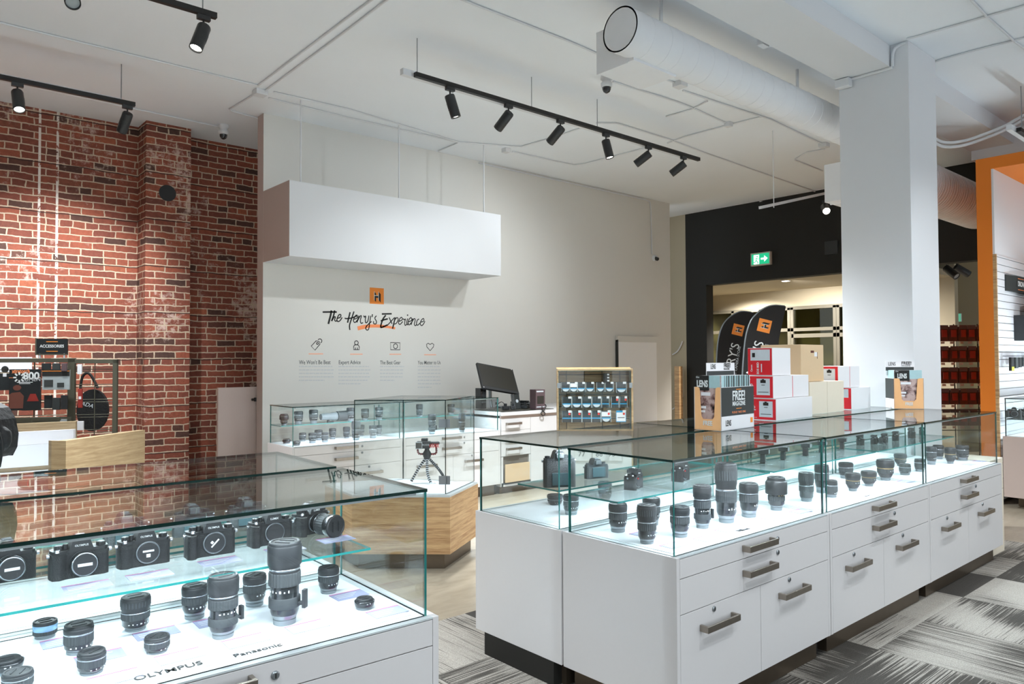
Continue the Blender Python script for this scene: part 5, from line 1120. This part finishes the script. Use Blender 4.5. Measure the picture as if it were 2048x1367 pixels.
# ---------------------------------------------------------------- right: orange alcove with slat wall
AX = 8.6; YI, YO, ZI, ZO = 2.425, 2.56, 3.39, 3.51
al = thing('display_alcove', 'orange framed alcove lined with white slat wall at the right', 'alcove', (AX, YO, 0))
obj('post', MB().box(0, .12, YI-YO, 0, 0, ZO), ['orange_paint'], al); obj('header', MB().box(0, 2.28, -3.6, YI-YO, ZI, ZO), ['orange_paint'], al)
obj('back_post', MB().box(.12, 2.28, .02-.14, 0, 0, ZI), ['orange_paint'], al)
obj('upper_panel', MB().box(.005, 2.28, YI-YO-.02, YI-YO, 2.51, ZI), ['white_paint'], al)
m = MB(); z = 0.04
while z < 2.5: m.box(.02, 2.28, YI-YO-.03, YI-YO-.002, z, min(z+.068, 2.51)); z += .0745
obj('slat_panel', m, ['white_paint'], al); obj('slat_back', MB().box(.02, 2.28, YI-YO-.014, YI-YO, 0, 2.5), ['gap_shade'], al)
obj('edge_strip', MB().box(0, .02, YI-YO-.032, YI-YO, 0, 2.52), ['oak'], al)
SY = YI-.03
def sl(px, py): return at_y(px, py, SY)
a, b = sl(2009, 553), sl(2050, 566)
sg = thing('drones_sign', 'black curved DRONES sign on the slat wall', 'sign', (a.x, SY, 0)); w = 1.0; zc_ = a.z-.06
obj('board', MB().prism([(0, -.001), (w*.5, -.03), (w, -.001), (w, -.012), (w*.5, -.042), (0, -.012)], zc_-.085, zc_+.085), ['charcoal'], sg)
text('DRONES', .075, T(.42, -.045, zc_) @ FY, 'mark_white', sg, bold=.02, wx=.95); obj('orange_lines', MB().box(.3, .5, -.0445, -.04, zc_+.055, zc_+.06).box(.3, .5, -.0445, -.04, zc_-.062, zc_-.057), ['orange_ink'], sg)
tv = thing('mounted_screen', 'dark screen mounted on the slat wall at the right picture edge', 'television', (sl(2030, 640).x, SY, 0)); 
tz = (EYE-(685-721)*8.6/FPX, EYE-(600-721)*8.6/FPX)
obj('housing', MB(Rz(.12)).box(.02, .95, -.24, -.2, tz[0]-.02, tz[1]), ['black_plastic'], tv, bevel=.006); obj('screen', MB(Rz(.12)).box(.04, .93, -.243, -.24, tz[0]+.0, tz[1]-.03), ['tv_screen'], tv); obj('bracket', MB().box(-.05, .1, -.2, -.0, tz[0]-.02, tz[0]+.25), ['black_plastic'], tv, bevel=.004)
for i, (px, h, mt, lb) in enumerate(((2004, 27, 'black_plastic', 'black cable pack nearest the orange post'), (2013, 22, 'charcoal', 'second small pack on the slat wall hooks'), (2020, 20, 'black_plastic', 'third small pack on the slat wall hooks'), (2027, 18, 'dark_card', 'fourth small pack on the slat wall hooks'), (2036, 26, 'card_white', 'white card pack on the slat wall hooks'), (2046, 26, 'black_plastic', 'black pack on the slat wall at the picture edge'))):
    p = sl(px, 714); k = depth(p)/FPX; t = thing('hook_pack', lb, 'accessory pack', (p.x, SY-.09, p.z), 0, 'accessory packs on the slat wall')
    obj('pack', MB().box(-.045, .045, -.004, .02, -h*k, 0), [mt], t, bevel=.002); obj('hook', MB().tube([(0, .085, .012), (0, -.03, .012)], .003, seg=6), ['wire_black'], t)
    if i == 0: obj('yellow_label', MB().box(-.04, .04, -.006, -.004, -h*k, -h*k*.7), ['yellow'], t)
# counter in the alcove
rc = thing('display_counter', 'grey-ended counter with a glass case under the slat wall', 'display counter', (8.42, 1.7, 0), 0, 'white display counters')
obj('body', MB().box(0, 2.4, 0, .62, .11, .70), ['gate_paint'], rc, bevel=.002); obj('toe_kick', MB().box(.2, 2.3, .05, .55, 0, .11), ['toe_metal'], rc); obj('deck', MB().box(.04, 2.36, .03, .59, .70, .703), ['deck'], rc)
for bx, n in (((.01, .018, .02, .6, .70, 1.065), 'glass_side'), ((.018, 2.38, .592, .6, .70, 1.065), 'glass_back'), ((.018, 2.38, .02, .028, .70, 1.065), 'glass_front'), ((.008, 2.39, .018, .602, 1.065, 1.074), 'glass_top'), ((.02, 2.38, .25, .59, .865, .872), 'glass_shelf')): pane(bx, rc, n)
obj('light_strip', MB().box(.05, 2.3, .035, .045, 1.054, 1.064), ['led'], rc)
for px, lb, rz in ((2028, 'black camera on the glass shelf of the alcove counter', math.pi/2-.2), (2052, 'camera past the right picture edge on the alcove counter', math.pi/2-.2)):
    camera(px, 834, 26, 'dslr', lb, -rz, z=.8725)
# ---------------------------------------------------------------- rack of red-brown straps beyond the column
RK = 9.3; k = RK/FPX; o_ = at_d(1868, 700, RK)
rr = thing('strap_rack', 'wire rack packed with red and brown hanging packets', 'rack', (o_.x, o_.y, 0), AZ_FRONT)
m = MB()
for x in (0, .3, .6): m.tube([(x, .08, 0), (x, .08, 1.9)], .008, seg=6)
for i in range(6): m.tube([(0, .08, 1.86-i*.26), (.62, .08, 1.86-i*.26)], .006, seg=6)
obj('frame', m, ['wire_black'], rr); obj('base', MB().box(-.02, .64, -.2, .2, 0, .05), ['black_plastic'], rr)
cs, sn = math.cos(AZ_FRONT), math.sin(AZ_FRONT); base = None
ordn = ('top', 'second', 'third', 'fourth', 'fifth'); col_ = ('left', 'centre-left', 'middle', 'centre-right', 'right')
for r in range(5):
    for c_ in range(5):
        x = .07+c_*.115; z = 1.88-r*.262; loc = (o_.x+x*cs+.06*sn, o_.y+x*sn-.06*cs, z)
        lb = f'red-brown packet, {ordn[r]} row, {col_[c_]} column of the wire rack'
        if base is None:
            base = thing('strap_packet', lb, 'strap packet', loc, AZ_FRONT, 'packets on the wire rack')
            obj('pouch', MB().prism([(-.048, -.03), (.048, -.045), (.048, .045), (-.048, .03)], -.2, -.02), ['strap_brown'], base, bevel=.004); obj('header', MB().box(-.05, .05, -.05, -.045, -.05, 0), ['mauve'], base); obj('contents', MB().box(-.035, .03, -.06, -.045, -.15, -.06), ['strap_red'], base, bevel=.004)
            obj('label', MB().box(-.045, .0, -.052, -.045, -.232, -.205), ['gate_paint'], base); remember(base)
        else: dup(base, loc, AZ_FRONT+((r+c_) % 3-1)*.12, None, lb)
# ---------------------------------------------------------------- ducts
def duct(label, x0, x1, y, z, r, end=True, step=.19):
    t = thing('spiral_duct', label, 'duct', (x0, y, z), 0, 'white ventilation ducts'); M_ = Ry(math.pi/2); L_ = x1-x0
    m = MB(M_).rings([(r*.93, .04), (r*.93, 0), (r, 0)], 0, 48, sm=False).rings([(r, 0), (r, L_)], 0, 48, cap0=False); x = step
    while x < L_-.05: m.rings([(r, x-.003), (r*1.012, x-.002), (r*1.012, x+.002), (r, x+.003)], 0, 48, False, False, sm=False); x += step*(1 if int(x*10) % 3 else .7)
    obj('pipe', m, ['duct_metal'], t); return t
d1 = duct('thick white round duct running under the ceiling to the column', 3.80, 7.3, 3.23, 3.69, .152)
obj('strap_hanger', MB().tube([(.45, 0, .14), (.45, 0, ZC-3.69)], .014).tube([(2.4, 0, .14), (2.4, 0, ZC-3.69)], .014), ['duct_metal'], d1)
pl = obj('outlet_box', MB().box(.14, .62, .0, .33, -.17, .12), ['duct_metal'], d1); obj('lip', MB().box(.134, .14, .05, .335, -.178, .128), ['duct_metal'], pl)
d2 = duct('larger ribbed duct seen between the column and the orange frame', 7.88, 10.88, 3.23, 3.42, .27, step=.07)
p = at_x(1648, 330, 7.35); p2 = at_x(1648, 405, 7.35)
pb = thing('duct_plenum', 'white box hanging under the ceiling left of the column', 'duct box', (7.35, 2.9, p2.z)); obj('box_shell', MB().box(0, .5, 0, p.y-2.9, 0, p.z-p2.z), ['duct_metal'], pb, bevel=.004); obj('flange', MB().box(.14, .155, -.001, p.y-2.89, -.004, p.z-p2.z+.004), ['duct_metal'], pb)
obj('hanger', MB().tube([(.25, .3, p.z-p2.z), (.25, .3, ZC-p2.z)], .008), ['duct_metal'], pb)
vd = thing('vertical_duct', 'dim vertical duct dropping behind the column', 'duct', (8.6, 3.35, 0)); obj('pipe', MB().rings([(.17, 2.75), (.17, 3.06)], 0, 32), ['duct_metal'], vd); obj('collar', MB().rings([(.17, 3.06), (.22, 3.1), (.22, 3.14)], 0, 32), ['duct_metal'], vd)
# ---------------------------------------------------------------- conduits, boxes and ceiling gear
def conduit(pts, label, r=.0085, z=None, group='white conduits on the ceiling', P3=None):
    P = P3 or [at_z(x, y, (z or ZC)-.010) for x, y in pts]
    setp(obj('conduit', MB().tube(P, r, seg=8), ['white_paint']), label, 'conduit', group)
conduit([(-60, 30), (0, 45), (60, 60), (516, 171)], 'conduit crossing the upper left ceiling towards the junction box')
conduit([(516, 171), (700, 32), (790, -35)], 'upper of two parallel conduits rising from the left junction box')
conduit([(531, 181), (700, 56), (800, -20)], 'lower of two parallel conduits rising from the left junction box')
conduit([(510, 188), (470, 212), (459, 218), (463, 222), (515, 236)], 'short conduit bending from the junction box to the partition corner')
conduit([(547, 184), (700, 219), (917, 284), (1021, 292), (1042, 293), (1098, 277), (1165, 255)], 'long conduit running above the hanging bulkhead and curving up')
conduit([(537, 196), (700, 236), (917, 284.5), (877, 302)], 'conduit just below the long one, turning back at the wall')
conduit([(0, 158), (34, 167), (240, 211), (437, 253)], 'conduit behind the left light track leading to the small camera')
conduit([(905, -8), (1134, 81), (1194, 107)], 'conduit running down to the duct outlet box')
conduit([(1297, 146), (1328, 158), (1352, 166)], 'short conduit piece between the duct and its junction box')
conduit([(1366, 181), (1440, 206), (1540, 238), (1645, 288)], 'conduit running along under the duct to the column')
conduit([(1226, 163), (1263, 175), (1350, 202), (1393, 219), (1452, 246)], 'conduit from the dome camera to the small ceiling box')
conduit([(1332, 233), (1382, 219), (1415, 202)], 'short curved conduit crossing above the right track end')
conduit([(1192, 246), (1233, 246), (1340, 279), (1400, 302), (1630, 383)], 'conduit running from mid ceiling down to the black wall corner')
conduit([(1335, 286), (1370, 273), (1456, 250), (1524, 233)], 'conduit crossing over to the duct below the small ceiling box')
conduit([(1025, 303), (1100, 320), (1148, 330), (1170, 327), (1290, 296)], 'conduit curving right from the box above the bulkhead')
conduit([(1590, 318), (1615, 304), (1650, 298)], 'curved conduit left of the column above the white duct box')
conduit([(1590, 320), (1645, 342)], 'conduit dropping towards the white duct box')
conduit([(1415, 430), (1520, 403), (1640, 383)], 'conduit along the top of the black wall')
conduit([(1813, 78), (1830, 74), (1973, 33), (2060, 8)], 'conduit from the column head to the upper right corner')
conduit([(1940, -3), (1973, 33), (2030, 84), (2060, 105)], 'conduit crossing diagonally at the upper right')
conduit([(1871, 123), (1890, 117), (1940, 103), (2020, 83), (2060, 73)], 'conduit leaving the column to the right')
conduit(None, 'thick conduit hugging the beam down the column face', .013, P3=[Vector((6.295, 2.46, 3.845)), Vector((6.295, 2.9, 3.845))])
conduit(None, 'bent conduit climbing the column beside the beam end', .013, P3=smooth([(6.295, 2.46, 3.85), (6.295, 2.455, 3.95), (6.298, 2.43, 4.0), (6.31, 2.36, 4.02)], 4))
conduit(None, 'conduit along the underside of the beam left of the column', .011, P3=[Vector((5.2, 2.93, 3.90)), Vector((6.3, 2.93, 3.90))])
P = [at_y(x, y, YW-.012) for x, y in ((958, 322), (1045, 340), (1270, 391), (1292, 396), (1300, 404), (1302, 420), (1304, 508))]
P = [Vector((q.x, YW-.012, min(q.z, ZC-.03))) for q in P]
conduit(None, 'conduit along the top of the back wall dropping to the wall camera', .009, P3=P)
P = [at_d(*q, 7.6) for q in ((1868, 276), (1890, 285), (1930, 281), (1985, 262), (2020, 246), (2060, 222))]
conduit(None, 'upper of two thick curved pipes right of the column', .016, P3=smooth(P, 4)); conduit(None, 'lower of two thick curved pipes right of the column', .016, P3=smooth([q-Vector((0, 0, .045)) for q in P], 4))
for px, py, s, lb in ((520, 185, .055, 'junction box where the left ceiling conduits meet'), (1012, 300, .04, 'junction box over the hanging bulkhead end'), (1360, 168, .05, 'junction box under the duct'), (1457, 248, .035, 'small ceiling box right of the light track'), (1648, 290, .05, 'junction box where the duct meets the column')):
    p = at_z(px, py, ZC-.02); setp(obj('junction_box', MB(T(p.x, p.y, ZC-.05)).box(-s, s, -s, s, 0, .05), ['white_paint'], bevel=.004), lb, 'junction box', 'white junction boxes')
setp(obj('junction_box', MB(T(6.30, 2.85, 3.78)).box(-.07, .0, -.06, .06, 0, .07), ['white_paint'], bevel=.004), 'junction box on the column below the beam', 'junction box', 'white junction boxes')
setp(obj('junction_box', MB(T(5.15, 2.93, 3.86)).box(-.05, .05, 0, .05, 0, .06), ['white_paint'], bevel=.004), 'junction box on the side of the beam', 'junction box', 'white junction boxes')
def dome(p, label, wall=False):
    t = thing('security_camera', label, 'security camera', p, 0, 'security cameras')
    obj('base', MB().rings([(.052, 0), (.055, -.03), (.04, -.035), (.04, -.06), (.052, -.065), (.05, -.10), (.042, -.105)], 0, 28), ['white_paint'], t)
    obj('dome', MB().rings([(.04, -.105), (.038, -.125), (.028, -.145), (.012, -.155)], 0, 24), ['black_gloss'], t)
p = at_z(1213, 152, ZC); dome((p.x, p.y, ZC), 'dome camera on the ceiling above the black light track')
p = at_z(447, 250, ZC); dome((p.x, p.y, ZC), 'dome camera on the ceiling in front of the brick wall')
p = at_y(1308, 516, YW); t = thing('security_camera', 'bullet camera on the back wall below its conduit', 'security camera', (p.x, YW, p.z), 0, 'security cameras'); obj('base', MB(Rx(math.pi/2)).rings([(.05, 0), (.045, .04)], 0, 24), ['white_paint'], t); obj('lens', MB(T(0, -.04, -.01) @ Rx(math.pi/2+.4)).rings([(.03, -.01), (.03, .04), (.015, .05)], 0, 20), ['black_gloss'], t)
# ---------------------------------------------------------------- light tracks and spotlights
def track(label, x0, x1, y, z, hx, white=True):
    t = thing('light_track', label, 'light track', (x0, y, z), 0, 'black light tracks'); L_ = x1-x0
    obj('rail', MB().box(0, L_, -.018, .018, -.018, .018), ['wire_black'], t)
    if white: obj('channel', MB().box(-.09, L_-.1, .03, .075, -.01, .04), ['white_paint'], t)
    for x in hx: obj('hanger', MB().tube([(x-x0, .05, .03), (x-x0, .05, ZC-z)], .004, seg=6).rings([(.03, ZC-z-.004), (.03, ZC-z)], seg=4) if 0 else MB().tube([(x-x0, .05, .03), (x-x0, .05, ZC-z)], .004, seg=6), ['lens_metal'], t)
track('long black light track with six heads over the back of the room', 3.226, 7.035, 4.84, 3.715, (3.28, 4.52, 5.4))
track('black light track at the upper left, close to the brick wall', -1.2, 1.727, 6.93, 3.69, (1.63, .2))
track('black light track at the top left picture edge', -1.2, 1.69, 4.85, 3.71, (1.62, .2), white=False)
track('black track piece at the right picture edge', 7.9, 9.4, 2.0, 3.55, (8.2,))
HEADS = []
def head(x, y, z, aim, lit, label, power=0, size=60, L_=.165, r=.042):
    """track spotlight: adapter under the rail, stem, ribbed can aimed at a point"""
    t = thing('track_spotlight', label, 'spotlight', (x, y, z), 0, 'track spotlights')
    obj('adapter', MB().box(-.04, .04, -.016, .016, -.05, -.019), ['black_plastic'], t); obj('stem', MB().tube([(0, 0, -.045), (0, 0, -.10)], .007), ['black_plastic'], t)
    d = (Vector(aim)-Vector((x, y, z-.15))).normalized(); q = d.to_track_quat('-Z', 'Y').to_matrix().to_4x4(); M_ = T(0, 0, -.105) @ q
    obj('housing', MB(M_).rings([(r*.9, .02), (r, .01), (r, -L_+.015), (r*.98, -L_), (r*.86, -L_), (r*.84, -L_+.02)], 0, 28), ['black_plastic'], t)
    m = MB(M_)
    for j in range(5):
        for i in range(10): a = .25+i*.2; m.M = M_ @ Rz(a+2.6) @ T(r, 0, -.045-j*.012); m.box(-.001, .0012, -.002, .002, -.003, .003)
    obj('vent_dots', m, ['charcoal'], t)
    obj('lamp_face', MB(M_ @ T(0, 0, -L_+.012)).rings([(r*.84, 0), (r*.84, .002)], seg=24), ['lamp_lens' if lit else 'clear_plastic'], t)
    if power:
        ld = bpy.data.lights.new('spot_beam', 'SPOT'); ld.energy = power; ld.spot_size = math.radians(size); ld.spot_blend = .9; ld.shadow_soft_size = .035; ld.color = (.9, .96, 1)
        lo = bpy.data.objects.new('spot_beam', ld); COL.objects.link(lo); lo.parent = t; lo.matrix_local = M_ @ T(0, 0, -L_-.01)
TY, TZ = 4.84, 3.715
WB = 20
head(3.567, TY, TZ, (4.7, 4.5, 0), True, 'glowing spotlight, first head on the long track', 340, 84)
head(4.199, TY, TZ, (3.9, 7.41, 1.6), False, 'black spotlight, second head on the long track', WB)
head(4.838, TY, TZ, (4.6, 7.41, 1.7), False, 'black spotlight, third head on the long track', WB)
head(5.47, TY, TZ, (5.9, 4.1, 0), True, 'glowing spotlight, fourth head on the long track', 640, 104)
head(6.134, TY, TZ, (4.9, 7.41, 1.7), False, 'black spotlight, fifth head on the long track', 34, 110)
head(6.743, TY, TZ, (5.6, 7.41, 1.7), False, 'black spotlight, last head on the long track', 34, 110)
head(.874, 6.93, 3.69, (1.0, 5.2, 0), True, 'glowing spotlight on the track close to the brick wall', 270, 115)
head(1.668, 6.93, 3.69, (1.35, 8.75, 1.55), False, 'dark spotlight hanging at the end of the track by the brick wall', 235, 84)
head(.1, 6.93, 3.69, (.3, 8.75, 1.5), False, 'spotlight out of the picture on the brick wall track', 190, 84)
head(1.61, 4.85, 3.71, (.3, 4.3, 0), True, 'glowing spotlight at the end of the top left track', 500, 96)
head(.86, 4.85, 3.71, (.7, 2.0, .7), False, 'spotlight cut by the top picture edge', WB)
wt = thing('white_track', 'white light track in front of the black wall', 'light track', (9.2, 0, 0), 0)
a, b = at_d(1520, 415, 8.3), at_x(1652, 386, 9.35)
obj('rail', MB().tube([Vector(a)-Vector((9.2, 0, 0)), Vector(b)-Vector((9.2, 0, 0))], .022, seg=4, sm=False), ['white_paint'], wt); obj('hanger', MB().tube([Vector(a)-Vector((9.2, 0, 0))+Vector((.12, -.1, 0)), (a.x-9.2+.12, a.y-.1, ZC)], .005), ['white_paint'], wt)
p = at_x(1649, 398, 9.3); head(p.x, p.y, p.z, (5, 1.5, .5), True, 'glaring spotlight near the column, facing the room', WB, r=.05)
for px, py, lb, dd in ((1893, 522, 'first dark spotlight in the far room', 10.5), (1913, 520, 'lit tilted spotlight in the far room', 10.8)):
    p = at_d(px, py, dd); t_ = (p.x-1, p.y-3, 0) if px < 1900 else (p.x+2, p.y-2, 1)
    head(p.x, p.y, p.z, t_, px > 1900, lb, 60, L_=.2, r=.052)
    rail = thing('light_track', 'black track piece holding the '+('first' if px < 1900 else 'tilted')+' far room spotlight', 'light track', p, AZ_FRONT, 'far room tracks'); obj('rail', MB().box(-.1, .25, -.015, .015, -.018, .018), ['wire_black'], rail); obj('hanger', MB().tube([(0, 0, 0), (0, 0, ZC-p.z)], .004), ['wire_black'], rail)
p = at_x(1571, 555, 10.95); t = thing('ceiling_downlight', 'small glowing downlight at the lower edge of the black wall', 'ceiling light', (11.35, p.y*11.35/10.95, 2.758)); obj('trim', MB().rings([(.07, 0), (.075, -.012)], seg=24), ['white_paint'], t); obj('lamp_face', MB().rings([(.055, -.014), (.055, -.012)], seg=24), ['lamp_lens'], t)
def lamp(name, kind, loc, power, color=(1, .95, .88), size=.2, parent=None, aim=None, spot=None):
    ld = bpy.data.lights.new(name, kind); ld.energy = power; ld.color = color
    if kind == 'SPOT': ld.spot_size = math.radians(spot or 110); ld.spot_blend = .5; ld.shadow_soft_size = size
    elif kind == 'POINT': ld.shadow_soft_size = size
    o = bpy.data.objects.new(name, ld); COL.objects.link(o); o.location = loc
    if aim: o.rotation_euler = (Vector(aim)-Vector(loc)).to_track_quat('-Z', 'Y').to_euler()
    return o
lamp('vestibule_light', 'SPOT', (11.35, 6.1, 2.73), 330, (1, .95, .88), .05, aim=(12.6, 6.1, 0), spot=150)
lamp('vestibule_light', 'SPOT', (12.2, 7.6, 2.73), 200, (1, .95, .88), .05, aim=(12.6, 7.6, 0), spot=150)  # no fixture here; light added to brighten the vestibule
# unseen track heads added behind the camera to brighten the room
for x, y in ((-.6, 1.0), (1.0, -.4), (2.6, .0), (4.4, .3), (6.2, .4), (8.0, .3)):
    head(x, y, 3.71, (x+.5, y+1.9 if x < 1 else 2.0, .7), True, 'unseen spotlight added behind the viewpoint to brighten the room', 70, 100)
track('long black track added for the unseen spotlights behind the viewpoint', -1.0, 8.4, .2, 3.73, (0, 3, 6), white=False)
